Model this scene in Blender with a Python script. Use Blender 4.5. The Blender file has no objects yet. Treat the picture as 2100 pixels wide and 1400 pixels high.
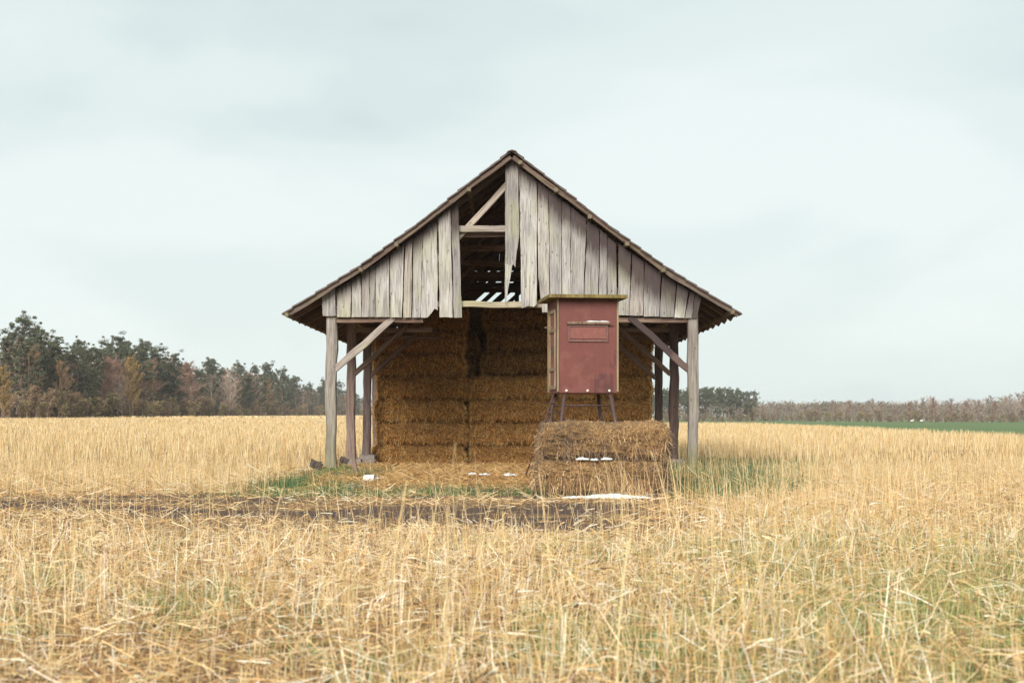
import bpy, math, random
import numpy as np
from mathutils import Vector, Matrix, Quaternion

R = math.radians
rng = np.random.default_rng(7)
random.seed(7)
scene = bpy.context.scene
COL = scene.collection

# ------------------------------------------------------------------ camera, world, sun, exposure
CAMZ = 1.5
cd = bpy.data.cameras.new('camera'); cam = bpy.data.objects.new('camera', cd); COL.objects.link(cam)
cam.location = (0, 0, CAMZ); cam.rotation_euler = (R(90), 0, 0)
cd.sensor_width = 36; cd.lens = 50; cd.shift_y = 150/2100
cd.clip_start = 0.1; cd.clip_end = 9000
cd.dof.use_dof = True; cd.dof.focus_distance = 34; cd.dof.aperture_fstop = 2.7
scene.camera = cam

SUN_EL, SUN_AZ = R(26), R(194)      # azimuth clockwise from +Y: behind the camera, a little to its left
w = bpy.data.worlds.new('World'); scene.world = w; w.use_nodes = True
nt = w.node_tree; nt.nodes.clear()
def N(nt, t, **kw):
    n = nt.nodes.new(t)
    for k, v in kw.items():
        if k.startswith('i_'): n.inputs[k[2:].replace('_', ' ')].default_value = v
        else: setattr(n, k, v)
    return n
def ramp(nt, stops, interp='LINEAR'):
    r = nt.nodes.new('ShaderNodeValToRGB'); e = r.color_ramp.elements
    r.color_ramp.interpolation = interp
    while len(e) < len(stops): e.new(0.5)
    for el, (p, c) in zip(e, stops):
        el.position = p; el.color = (c[0], c[1], c[2], 1) if not isinstance(c, (int, float)) else (c, c, c, 1)
    return r
def mixc(nt, fac, a, b, mode='MIX'):
    m = nt.nodes.new('ShaderNodeMix'); m.data_type = 'RGBA'; m.blend_type = mode
    for idx, v in ((0, fac), (6, a), (7, b)):
        if hasattr(v, 'is_output'): nt.links.new(v, m.inputs[idx])
        elif isinstance(v, (int, float)): m.inputs[idx].default_value = v
        else: m.inputs[idx].default_value = (v[0], v[1], v[2], 1)
    return m.outputs[2]
def mth(nt, op, a, b=0.0, clamp=False):
    m = nt.nodes.new('ShaderNodeMath'); m.operation = op; m.use_clamp = clamp
    for idx, v in ((0, a), (1, b)):
        if hasattr(v, 'is_output'): nt.links.new(v, m.inputs[idx])
        else: m.inputs[idx].default_value = v
    return m.outputs[0]
def s2l(c):
    return tuple(((v/255)/12.92 if v/255 <= .04045 else ((v/255+.055)/1.055)**2.4) for v in c)

tc = N(nt, 'ShaderNodeTexCoord')
mp = N(nt, 'ShaderNodeMapping'); mp.inputs['Scale'].default_value = (2.2, 2.2, 6.2); mp.inputs['Location'].default_value = (3.4, 1.2, 0.35)
nt.links.new(tc.outputs['Generated'], mp.inputs[0])
n1 = N(nt, 'ShaderNodeTexNoise'); n1.inputs['Scale'].default_value = 1.15; n1.inputs['Detail'].default_value = 5; n1.inputs['Roughness'].default_value = .45; n1.inputs['Distortion'].default_value = .35
nt.links.new(mp.outputs[0], n1.inputs['Vector'])
cr = ramp(nt, [(.34, s2l((200, 213, 214))), (.45, s2l((212, 225, 225))), (.55, s2l((222, 233, 231))), (.68, s2l((231, 240, 238)))], 'EASE')
fac = n1.outputs['Fac']
fac = mth(nt, 'ADD', mth(nt, 'MULTIPLY', mth(nt, 'SUBTRACT', fac, .5), 1.05), .515)
# large soft cloud masses, each at its own direction in the sky
for px, py, rx, ry, amt in ((60, 250, 420, 150, -.13), (560, 262, 300, 70, -.10), (860, 235, 260, 90, -.09), (880, 50, 400, 80, -.03), (1780, 500, 420, 120, -.09), (260, 60, 300, 60, -.05), (1350, 170, 480, 150, .07), (300, 400, 380, 80, .05), (250, 700, 500, 130, .03), (1050, 800, 2600, 240, .13)):
    dv = Vector(((px-1050)/2916.7, 1, (850-py)/2916.7)).normalized()
    sb = N(nt, 'ShaderNodeVectorMath', operation='SUBTRACT'); nt.links.new(tc.outputs['Generated'], sb.inputs[0]); sb.inputs[1].default_value = dv
    ml = N(nt, 'ShaderNodeVectorMath', operation='MULTIPLY'); nt.links.new(sb.outputs[0], ml.inputs[0]); ml.inputs[1].default_value = (2916.7/rx, 2916.7/rx, 2916.7/ry)
    ln = N(nt, 'ShaderNodeVectorMath', operation='LENGTH'); nt.links.new(ml.outputs[0], ln.inputs[0])
    dd_ = mth(nt, 'ADD', ln.outputs['Value'], mth(nt, 'MULTIPLY', mth(nt, 'SUBTRACT', n1.outputs['Fac'], .5), 2.2))
    mr = N(nt, 'ShaderNodeMapRange', interpolation_type='SMOOTHERSTEP'); nt.links.new(dd_, mr.inputs[0])
    mr.inputs['From Min'].default_value = 1.5; mr.inputs['From Max'].default_value = 0.0; mr.inputs['To Min'].default_value = 0; mr.inputs['To Max'].default_value = amt
    fac = mth(nt, 'ADD', fac, mr.outputs[0])
nt.links.new(fac, cr.inputs[0])
sky = N(nt, 'ShaderNodeTexSky', sky_type='NISHITA', sun_disc=False, sun_elevation=SUN_EL, sun_rotation=SUN_AZ)
bgA = N(nt, 'ShaderNodeBackground'); bgA.inputs['Strength'].default_value = .07
nt.links.new(sky.outputs[0], bgA.inputs[0])
bgB = N(nt, 'ShaderNodeBackground'); bgB.inputs['Strength'].default_value = .63
nt.links.new(cr.outputs[0], bgB.inputs[0])
mx = N(nt, 'ShaderNodeMixShader'); mx.inputs[0].default_value = .94
nt.links.new(bgA.outputs[0], mx.inputs[1]); nt.links.new(bgB.outputs[0], mx.inputs[2])
ow = N(nt, 'ShaderNodeOutputWorld'); nt.links.new(mx.outputs[0], ow.inputs[0])

sd = bpy.data.lights.new('sun', 'SUN'); sd.energy = 3.2; sd.angle = R(34); sd.color = (1, .95, .86)
sun = bpy.data.objects.new('sun', sd); COL.objects.link(sun)
sdir = Vector((math.sin(SUN_AZ)*math.cos(SUN_EL), math.cos(SUN_AZ)*math.cos(SUN_EL), math.sin(SUN_EL)))
sun.rotation_euler = sdir.to_track_quat('Z', 'Y').to_euler(); sun.location = sdir*60

vs = scene.view_settings; vs.view_transform = 'Standard'; vs.look = 'None'; vs.exposure = 0.8; vs.gamma = 1
scene.cycles.max_bounces = 8; scene.cycles.diffuse_bounces = 7; scene.cycles.transmission_bounces = 3
scene.cycles.volume_bounces = 0

# ------------------------------------------------------------------ helpers
def S(x, a, b):
    t = np.clip((np.asarray(x, float)-a)/(b-a), 0, 1); return t*t*(3-2*t)
_tab = rng.random((256, 256))
def vn(x, y, s=1.0, o=0):
    x = np.asarray(x, float)/s+o*17.3+500; y = np.asarray(y, float)/s+o*9.1+500
    xi = np.floor(x).astype(int); yi = np.floor(y).astype(int)
    fx = x-xi; fy = y-yi; fx = fx*fx*(3-2*fx); fy = fy*fy*(3-2*fy)
    a = _tab[xi % 256, yi % 256]; b = _tab[(xi+1) % 256, yi % 256]
    c = _tab[xi % 256, (yi+1) % 256]; d = _tab[(xi+1) % 256, (yi+1) % 256]
    return (a*(1-fx)+b*fx)*(1-fy)+(c*(1-fx)+d*fx)*fy
def fbm(x, y, s=1.0, o=0):
    return (vn(x, y, s, o)+.5*vn(x, y, s/2.1, o+1)+.25*vn(x, y, s/4.3, o+2))/1.75

def link(name, me, mat=None, parent=None, loc=None):
    o = bpy.data.objects.new(name, me); COL.objects.link(o)
    if mat is not None and me is not None and not me.materials: me.materials.append(mat)
    if parent: o.parent = parent
    if loc is not None: o.location = loc
    return o
def tag(o, label=None, cat=None, group=None, kind=None):
    if label: o['label'] = label
    if cat: o['category'] = cat
    if group: o['group'] = group
    if kind: o['kind'] = kind
    return o
def empty(name, loc=(0, 0, 0), rz=0):
    o = bpy.data.objects.new(name, None); COL.objects.link(o); o.location = loc; o.rotation_euler = (0, 0, rz)
    o.empty_display_size = .2
    return o
def npmesh(name, v, f, col=None, smooth=False):
    v = np.asarray(v, np.float32).reshape(-1, 3); f = np.asarray(f, np.int32)
    k = f.shape[1]; me = bpy.data.meshes.new(name)
    me.vertices.add(len(v)); me.vertices.foreach_set('co', v.ravel())
    me.loops.add(f.size); me.loops.foreach_set('vertex_index', f.ravel())
    me.polygons.add(len(f)); me.polygons.foreach_set('loop_start', np.arange(0, f.size, k, dtype=np.int32))
    me.polygons.foreach_set('use_smooth', np.full(len(f), smooth))
    if col is not None:
        ca = me.color_attributes.new('col', 'FLOAT_COLOR', 'POINT')
        c = np.ones((len(v), 4), np.float32); c[:, :col.shape[1]] = col
        ca.data.foreach_set('color', c.ravel())
    me.update(calc_edges=True); me.validate()
    return me
def ribbons(base, d, L, W, bend, col, seg=2, tip=.35, side=None, tipcol=None):
    """N ribbons: base (N,3), unit dir d, length L, width W, bend (N,3) offset at the tip, colour (N,3)"""
    n = len(base); d = d/np.linalg.norm(d, axis=1, keepdims=True)
    if side is None:
        a = rng.random(n)*2*np.pi; r = np.stack([np.cos(a), np.sin(a), rng.normal(0, .3, n)], 1)
        side = np.cross(d, r); side /= np.linalg.norm(side, axis=1, keepdims=True)+1e-6
    t = np.linspace(0, 1, seg+1)
    P = base[:, None]+d[:, None]*(L[:, None]*t)[..., None]+bend[:, None]*(t**2)[None, :, None]
    wt = (1-(1-tip)*t)
    off = side[:, None]*(W[:, None]*wt[None]/2)[..., None]
    V = np.stack([P-off, P+off], 2)          # n,seg+1,2,3
    i0 = (np.arange(n)*(seg+1)*2)[:, None]+np.arange(seg)[None]*2
    F = np.stack([i0, i0+1, i0+3, i0+2], -1).reshape(-1, 4)
    C = np.repeat(np.repeat(col[:, None, None], seg+1, 1), 2, 2)
    if tipcol is not None:
        tt = t[None, :, None, None]; C = C*(1-tt)+tipcol[:, None, None]*tt
    return V.reshape(-1, 3), F, C.reshape(-1, 3)
def joinm(parts):
    vs_, fs_, cs_ = [], [], []; o = 0
    for v, f, c in parts:
        vs_.append(v); fs_.append(f+o); cs_.append(c); o += len(v)
    return np.concatenate(vs_), np.concatenate(fs_), np.concatenate(cs_)

# ------------------------------------------------------------------ materials
def newmat(name):
    m = bpy.data.materials.new(name); m.use_nodes = True; t = m.node_tree; t.nodes.clear()
    b = t.nodes.new('ShaderNodeBsdfPrincipled'); o = t.nodes.new('ShaderNodeOutputMaterial')
    t.links.new(b.outputs[0], o.inputs[0]); b.inputs['Roughness'].default_value = .85
    b.inputs['Specular IOR Level'].default_value = .2
    return m, t, b, o
def attr_mat(name, translucent=0.0, rough=.7, spec=.2, vary=0.0, scale=3.0):
    m, t, b, o = newmat(name)
    a = N(t, 'ShaderNodeAttribute', attribute_name='col')
    c = a.outputs['Color']
    if vary:
        tcn = N(t, 'ShaderNodeTexCoord'); nz = N(t, 'ShaderNodeTexNoise'); nz.inputs['Scale'].default_value = scale; nz.inputs['Detail'].default_value = 3
        t.links.new(tcn.outputs['Object'], nz.inputs['Vector'])
        rr = ramp(t, [(.3, 1-vary), (.7, 1+vary)]); rr.color_ramp.elements[1].color = (1, 1, 1, 1)
        t.links.new(nz.outputs['Fac'], rr.inputs[0]); c = mixc(t, 1.0, c, rr.outputs[0], 'MULTIPLY')
    t.links.new(c, b.inputs['Base Color']); b.inputs['Roughness'].default_value = rough; b.inputs['Specular IOR Level'].default_value = spec
    if translucent:
        tr = N(t, 'ShaderNodeBsdfTranslucent'); t.links.new(c, tr.inputs[0]); ms = N(t, 'ShaderNodeMixShader'); ms.inputs[0].default_value = translucent
        t.links.new(b.outputs[0], ms.inputs[1]); t.links.new(tr.outputs[0], ms.inputs[2]); t.links.new(ms.outputs[0], o.inputs[0])
    return m
def wood_mat(name, dark, mid, light, moss=(.12, .13, .05), mossamt=.3, staincol=(.05, .035, .035), bump=.35, grain=1.0):
    m, t, b, o = newmat(name)
    tcn = N(t, 'ShaderNodeTexCoord'); oi = N(t, 'ShaderNodeObjectInfo')
    add = N(t, 'ShaderNodeVectorMath', operation='ADD'); cmb = N(t, 'ShaderNodeCombineXYZ')
    r50 = mth(t, 'MULTIPLY', oi.outputs['Random'], 60.0)
    for k in range(3): t.links.new(r50, cmb.inputs[k])
    t.links.new(tcn.outputs['Object'], add.inputs[0]); t.links.new(cmb.outputs[0], add.inputs[1])
    mp1 = N(t, 'ShaderNodeMapping'); mp1.inputs['Scale'].default_value = (26*grain, 26*grain, 1.3); t.links.new(add.outputs[0], mp1.inputs[0])
    g = N(t, 'ShaderNodeTexNoise'); g.inputs['Scale'].default_value = 1; g.inputs['Detail'].default_value = 6; g.inputs['Roughness'].default_value = .65; g.inputs['Distortion'].default_value = .6
    t.links.new(mp1.outputs[0], g.inputs['Vector'])
    rp = ramp(t, [(.28, dark), (.45, mid), (.72, light)]); t.links.new(g.outputs['Fac'], rp.inputs[0])
    c = rp.outputs[0]
    # cracks
    mp2 = N(t, 'ShaderNodeMapping'); mp2.inputs['Scale'].default_value = (60, 60, 1.6); t.links.new(add.outputs[0], mp2.inputs[0])
    g2 = N(t, 'ShaderNodeTexNoise'); g2.inputs['Scale'].default_value = 1; g2.inputs['Detail'].default_value = 2; t.links.new(mp2.outputs[0], g2.inputs['Vector'])
    r2 = ramp(t, [(.33, 0.0), (.42, 1.0)]); t.links.new(g2.outputs['Fac'], r2.inputs[0])
    c = mixc(t, r2.outputs[0], mixc(t, .6, c, (dark[0]*.4, dark[1]*.4, dark[2]*.4)), c)
    # per-piece tone
    pt = ramp(t, [(0, (.66, .64, .64)), (.35, (.92, .9, .9)), (.7, (1.08, 1.07, 1.05)), (1, (.95, .87, .80))]); t.links.new(oi.outputs['Random'], pt.inputs[0])
    c = mixc(t, 1.0, c, pt.outputs[0], 'MULTIPLY')
    # knots and nail marks
    mpk = N(t, 'ShaderNodeMapping'); mpk.inputs['Scale'].default_value = (7, 7, 2.6); t.links.new(add.outputs[0], mpk.inputs[0])
    vk = N(t, 'ShaderNodeTexVoronoi'); vk.inputs['Scale'].default_value = 1; t.links.new(mpk.outputs[0], vk.inputs['Vector'])
    rk = ramp(t, [(.05, .8), (.13, 0.0)]); t.links.new(vk.outputs['Distance'], rk.inputs[0])
    c = mixc(t, rk.outputs[0], c, (dark[0]*.35, dark[1]*.3, dark[2]*.3))
    # blotches and moss
    mp3 = N(t, 'ShaderNodeMapping'); mp3.inputs['Scale'].default_value = (3, 3, 1.1); t.links.new(add.outputs[0], mp3.inputs[0])
    g3 = N(t, 'ShaderNodeTexNoise'); g3.inputs['Scale'].default_value = 1; g3.inputs['Detail'].default_value = 4; t.links.new(mp3.outputs[0], g3.inputs['Vector'])
    r3 = ramp(t, [(.52, 0.0), (.72, mossamt)]); t.links.new(g3.outputs['Fac'], r3.inputs[0])
    c = mixc(t, r3.outputs[0], c, moss)
    r4 = ramp(t, [(.28, .5), (.48, 0.0)]); t.links.new(g3.outputs['Fac'], r4.inputs[0])
    c = mixc(t, r4.outputs[0], c, (mid[0]*.55, mid[1]*.5, mid[2]*.5))
    # stains
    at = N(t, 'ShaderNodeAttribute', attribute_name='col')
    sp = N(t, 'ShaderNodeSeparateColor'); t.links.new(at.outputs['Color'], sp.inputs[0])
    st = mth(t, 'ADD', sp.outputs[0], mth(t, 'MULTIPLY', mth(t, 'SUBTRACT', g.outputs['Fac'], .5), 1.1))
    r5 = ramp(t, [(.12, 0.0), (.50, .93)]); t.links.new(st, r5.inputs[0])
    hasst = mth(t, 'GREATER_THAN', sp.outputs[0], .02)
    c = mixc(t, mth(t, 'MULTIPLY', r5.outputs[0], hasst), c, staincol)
    c = mixc(t, mth(t, 'MULTIPLY', sp.outputs[1], mth(t, 'ADD', g3.outputs['Fac'], .1)), c, moss)
    t.links.new(c, b.inputs['Base Color'])
    bp = N(t, 'ShaderNodeBump'); bp.inputs['Strength'].default_value = bump; bp.inputs['Distance'].default_value = .01
    t.links.new(g.outputs['Fac'], bp.inputs['Height']); t.links.new(bp.outputs[0], b.inputs['Normal'])
    return m
def plain(name, c1, c2, scale=6, rough=.8, spec=.2, bump=.2, bd=.01, stretch=(1, 1, 1), metal=0):
    m, t, b, o = newmat(name)
    tcn = N(t, 'ShaderNodeTexCoord'); mpn = N(t, 'ShaderNodeMapping'); mpn.inputs['Scale'].default_value = stretch
    t.links.new(tcn.outputs['Object'], mpn.inputs[0])
    nz = N(t, 'ShaderNodeTexNoise'); nz.inputs['Scale'].default_value = scale; nz.inputs['Detail'].default_value = 6; nz.inputs['Roughness'].default_value = .65
    t.links.new(mpn.outputs[0], nz.inputs['Vector'])
    rr = ramp(t, [(.3, c1), (.7, c2)]); t.links.new(nz.outputs['Fac'], rr.inputs[0]); t.links.new(rr.outputs[0], b.inputs['Base Color'])
    b.inputs['Roughness'].default_value = rough; b.inputs['Specular IOR Level'].default_value = spec; b.inputs['Metallic'].default_value = metal
    bp = N(t, 'ShaderNodeBump'); bp.inputs['Strength'].default_value = bump; bp.inputs['Distance'].default_value = bd
    t.links.new(nz.outputs['Fac'], bp.inputs['Height']); t.links.new(bp.outputs[0], b.inputs['Normal'])
    return m
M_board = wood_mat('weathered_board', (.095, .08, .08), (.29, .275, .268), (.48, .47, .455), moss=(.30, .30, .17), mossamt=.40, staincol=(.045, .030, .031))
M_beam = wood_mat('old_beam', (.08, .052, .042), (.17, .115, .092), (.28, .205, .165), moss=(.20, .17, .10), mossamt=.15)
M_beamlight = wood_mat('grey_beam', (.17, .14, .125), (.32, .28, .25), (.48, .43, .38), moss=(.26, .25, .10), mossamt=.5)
M_post = wood_mat('post_wood', (.10, .083, .077), (.215, .19, .172), (.36, .33, .30), moss=(.16, .16, .06), mossamt=.3)
M_postdark = wood_mat('post_dark_wood', (.045, .032, .03), (.11, .075, .068), (.22, .155, .135), moss=(.12, .08, .05), mossamt=.2)
M_postleft = wood_mat('post_brown_wood', (.085, .062, .058), (.18, .135, .125), (.32, .25, .225), moss=(.2, .14, .09), mossamt=.25)
M_under = wood_mat('roof_underside_wood', (.07, .045, .035), (.15, .10, .078), (.25, .175, .14), mossamt=.1)
M_rim = wood_mat('rim_wood', (.05, .036, .032), (.12, .09, .075), (.21, .165, .14), moss=(.2, .18, .09), mossamt=.35)
M_tile = plain('clay_tile', (.06, .045, .042), (.16, .115, .10), 5, .8, .2, .3)
M_footing = plain('mossy_footing', (.09, .09, .03), (.19, .19, .06), 7, .9, .1, .5, .02)
M_footgrey = plain('grey_footing', (.16, .13, .12), (.30, .26, .23), 8, .9, .1, .4, .02)
M_straw = attr_mat('straw_stalks', .25, .55, .3)
M_bale = attr_mat('bale_straw', .22, .6, .25)
M_balecore = plain('bale_core', (.10, .05, .02), (.42, .23, .085), 26, .9, .1, 1.0, .03, (1, 1, .6))
M_balecoref = plain('bale_core_weathered', (.13, .075, .035), (.34, .21, .10), 24, .9, .1, 1.0, .03)
M_green = attr_mat('grass_blades', .3, .6, .3)
M_leaf = attr_mat('needles', .15, .8, .1)
M_twig = attr_mat('twigs', .0, .9, .1)
M_bark = plain('bark', (.10, .06, .045), (.24, .15, .11), 3, .9, .1, .5, .03, (1, 1, .3))
M_bark2 = plain('pale_bark', (.20, .15, .12), (.42, .35, .30), 3, .9, .1, .5, .03, (1, 1, .3))
M_snow = plain('snow', (.60, .68, .72), (.80, .85, .87), 14, .6, .3, 1.0, .03)
M_steel = plain('painted_tube', (.045, .026, .025), (.10, .06, .055), 20, .6, .3, .1)
M_blindside = plain('blind_side_paint', (.13, .05, .045), (.22, .09, .075), 6, .7, .3, .1, .01, (3, 3, .6))
M_trim = wood_mat('tan_trim', (.13, .09, .06), (.23, .175, .115), (.34, .275, .19), moss=(.25, .22, .08), mossamt=.4)
M_roofedge = wood_mat('mossy_roof_edge', (.08, .06, .025), (.165, .13, .05), (.26, .21, .09), moss=(.13, .12, .035), mossamt=.6)
M_knob = plain('white_knob', (.55, .52, .45), (.75, .72, .66), 30, .5, .4, .05)
M_shutter = plain('shutter_frame_paint', (.11, .055, .05), (.20, .105, .09), 14, .6, .3, .2)
M_dark = plain('dark_iron', (.03, .022, .02), (.07, .05, .045), 20, .6, .3, .1)
M_panel = attr_mat('painted_panel', 0, .62, .3, vary=.10, scale=9)
M_white = plain('pale_shell', (.50, .50, .47), (.68, .67, .62), 9, .7, .3, .2)

# ------------------------------------------------------------------ terrain
def gz(x, y):
    x = np.asarray(x, float); y = np.asarray(y, float)
    wgt = S(x, -60, 20)
    z = (1-wgt)*.65*S(y, 50, 260)+wgt*(.02*S(y, 50, 180)-1.6*S(y, 200, 700)-1.0*S(x, 110, 240)*S(y, 200, 600))
    z = z+.05*(fbm(x, y, 3.0, 3)-.5)*S(np.hypot(x, y), 0, 10)
    # litter mound at the barn mouth
    z = z+S(-np.abs(x+.3), -5.2, -3.8)*(.07*S(y, 27.5, 31)*(1-S(y, 39, 44))-.26*S(y, 39, 44.5)*(1-S(y, 54, 57)))
    return z
def straw_strip(x, y):
    return S(y, 23.6, 24.3)*(1-S(y, 25.0, 25.7))*S(x, -4.5, -2.8)*(1-S(x, 1, 3.5))
def mud(x, y):
    x = np.asarray(x, float); y = np.asarray(y, float)
    lo = 23.2-5.0*S(x, -7.5, -3)+3.6*S(x, .8, 3.2); hi = 26.2+.5*S(x, -4, -1)
    e = 1.1*(fbm(x, y, 1.3, 5)-.5)
    m = S(y+e*1.5, lo-.3, lo+.5)*(1-S(y+e*1.5, hi-.5, hi+.3))
    m *= 1-S(x+e*2, 1.0, 2.8)
    m2 = S(y, 26, 26.8)*(1-S(y, 28.6, 29.6))*S(x, -1.6, -.3)*(1-S(x, 1.5, 2.6))
    return np.clip(np.maximum(m, m2*.8)*(.25+1.1*S(fbm(x*.30, y*1.5, .8, 8), .33, .58))*(.55+.7*S(vn(x, y, .33, 9), .25, .6))*(1-.85*straw_strip(x, y))*(.6+.5*S(fbm(x, y, 2.4, 19), .38, .55)), 0, 1)
def greenr(x, y):       # green strip beside and behind the barn on the right
    x = np.asarray(x, float); y = np.asarray(y, float)
    e = (fbm(x, y, 1.6, 12)-.5)
    g = S(x, 2.7, 3.3)*(1-S(x+e*2.5, .165*y-.2, .235*y))*S(y+e*2, 24.8, 26)*(1-S(y+e*6, 40, 52))
    return g
def greenl(x, y):
    e = (fbm(x, y, 1.2, 14)-.5)
    a = S(x+e, -6.0, -4.6)*(1-S(x+e, -3.5, -2.8))*S(y, 26, 27.2)*(1-S(y+e*3, 33, 38))
    b = .55*S(x, -6.5, -4.5)*(1-S(x, 0.4, 1.4))*S(y, 25.2, 26.2)*(1-S(y, 27.6, 28.6))
    c = .8*S(x, -.2, .3)*(1-S(x, 1.2, 1.6))*S(y, 25.8, 26.2)*(1-S(y, 28, 28.8))
    return np.maximum(np.maximum(a, b), c)
def greenf(x, y):       # patches in the foreground stubble
    n = fbm(x, y, 2.0, 21); n2 = vn(x, y, .55, 25)
    k = S(x-.1*(y-8), .3, 2.6)
    return S(n*.7+n2*.3+.19*k, .56, .67)*(1-S(y, 15.5, 19))
def barnzone(x, y):
    return S(x, -5.0, -4.4)*(1-S(x, 3.6, 4.4))*S(y, 27.6, 28.6)*(1-S(y, 55, 56))
def crop(x, y):
    edge = 33.5+4*np.clip((y-92)/110, -2, 1.2)
    return S(x-edge+.6*np.sin(y*.3), -.6, .6)*S(y, 30, 40)
def crop2(x, y):
    x = np.asarray(x, float); y = np.asarray(y, float)
    return np.maximum(crop(x, y), S(y, 210, 250)*S(x, -5, 25))

def lines(a):
    return np.array(sorted(set(np.round(a, 4))))
gx_ = lines(np.concatenate([np.arange(-22, 22.01, .22), np.sign(np.linspace(-1, 1, 120))*(22+1800*np.abs(np.linspace(-1, 1, 120))**2.6)]))
gy_ = lines(np.concatenate([np.arange(4, 46, .22), 46+3200*np.linspace(0, 1, 130)**2.4, [-60, -30, -10, -2, 2]]))
XX, YY = np.meshgrid(gx_, gy_)
ZZ = gz(XX, YY)
ny, nx = XX.shape
idx = np.arange(ny*nx).reshape(ny, nx)
F = np.stack([idx[:-1, :-1], idx[:-1, 1:], idx[1:, 1:], idx[1:, :-1]], -1).reshape(-1, 4)
gr = np.clip(np.maximum(np.maximum(greenr(XX, YY), greenl(XX, YY)), greenf(XX, YY)*.7), 0, 1)
zone = np.stack([mud(XX, YY), gr, crop2(XX, YY)], -1).reshape(-1, 3)
gme = npmesh('ground', np.stack([XX, YY, ZZ], -1), F, zone, True)
m, t, b, o = newmat('field_ground')
tcn = N(t, 'ShaderNodeTexCoord'); at = N(t, 'ShaderNodeAttribute', attribute_name='col'); sp = N(t, 'ShaderNodeSeparateColor'); t.links.new(at.outputs['Color'], sp.inputs[0])
def nz(scale, detail=6, st=(1, 1, 1), dist=0.):
    mpn = N(t, 'ShaderNodeMapping'); mpn.inputs['Scale'].default_value = st; t.links.new(tcn.outputs['Object'], mpn.inputs[0])
    n = N(t, 'ShaderNodeTexNoise'); n.inputs['Scale'].default_value = scale; n.inputs['Detail'].default_value = detail; n.inputs['Roughness'].default_value = .7; n.inputs['Distortion'].default_value = dist
    t.links.new(mpn.outputs[0], n.inputs['Vector']); return n.outputs['Fac']
f1 = nz(9, 8, (1, 1, 1), .5); f2 = nz(.8, 4); f3 = nz(30, 4, (1, .5, 1)); f4 = nz(.035, 5)
rs = ramp(t, [(.36, (.07, .04, .03)), (.48, (.20, .12, .065)), (.60, (.44, .29, .14)), (.75, (.64, .47, .27))]); t.links.new(f1, rs.inputs[0])
c = rs.outputs[0]
rg = ramp(t, [(.3, (.05, .085, .03)), (.55, (.11, .16, .055)), (.75, (.24, .24, .09))]); t.links.new(f1, rg.inputs[0])
gm = mth(t, 'MULTIPLY', sp.outputs[1], mth(t, 'ADD', f3, .55), True)
c = mixc(t, gm, c, rg.outputs[0])
rm = ramp(t, [(.34, (.045, .032, .033)), (.50, (.085, .060, .056)), (.62, (.19, .13, .085)), (.72, (.42, .31, .17))]); t.links.new(f1, rm.inputs[0])
c = mixc(t, sp.outputs[0], c, rm.outputs[0])
rc = ramp(t, [(.35, (.10, .16, .075)), (.65, (.165, .205, .10))]); t.links.new(f4, rc.inputs[0])
c = mixc(t, sp.outputs[2], c, rc.outputs[0])
t.links.new(c, b.inputs['Base Color']); b.inputs['Roughness'].default_value = .95; b.inputs['Specular IOR Level'].default_value = .05
bp = N(t, 'ShaderNodeBump'); bp.inputs['Strength'].default_value = .8; bp.inputs['Distance'].default_value = .04; t.links.new(f1, bp.inputs['Height']); t.links.new(bp.outputs[0], b.inputs['Normal'])
tag(link('ground', gme, m), kind='structure')

# ------------------------------------------------------------------ grasses and stubble (stuff)
def scatter(n_per_m2, y0, y1, dens, pad=3.0):
    A = .36*(y1*y1-y0*y0)*1.0+2*pad*(y1-y0); n = int(A*n_per_m2)
    # sample y with width weighting
    yy = y0+(y1-y0)*rng.random(n*2); wd = .36*yy+pad; keep = rng.random(n*2) < wd/(.36*y1+pad)
    yy = yy[keep]; wd = wd[keep]
    yy = yy[:n]; wd = wd[:n]
    xx = (rng.random(len(yy))*2-1)*wd
    k = rng.random(len(yy)) < dens(xx, yy)
    return xx[k], yy[k]
def pal(n, cols, wts, jit=.12):
    cols = np.array(cols); i = rng.choice(len(cols), n, p=np.array(wts)/np.sum(wts))
    return np.clip(cols[i]*(1+jit*rng.normal(0, 1, (n, 1)))*(1+.04*rng.normal(0, 1, (n, 3))), .01, .95)
PALE = [(.78, .62, .38), (.70, .51, .265), (.58, .37, .16), (.36, .20, .09), (.88, .80, .65), (.17, .09, .05)]
GOLD = [(.66, .43, .17), (.58, .35, .13), (.70, .50, .24), (.38, .22, .10), (.52, .42, .16)]
def open_dens(x, y):
    d = 1-np.clip(mud(x, y)*1.15+.25*S(y, 17.5, 19)*(1-S(y, 26.5, 27)), 0, 1)
    fore = S(-y, -27.0, -26.3)*S(y, 15.9, 17.6)*S(-x, -3.6, -1.8)       # bare track belt
    d = d*(1-.93*fore)
    bz = S(x, -5.6, -4.9)*(1-S(x, 3.2, 4.0))*S(y, 25.8, 26.8)*(1-S(y, 56, 57))
    return d*(1-bz)*(1-.8*greenr(x, y))*(1-.75*greenl(x, y))*(1-crop(x, y))
def clump(x, y, s=.35, o=40, lo=.3, hi=.6): return S(fbm(x, y, s, o), lo, hi)
parts = []
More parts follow.
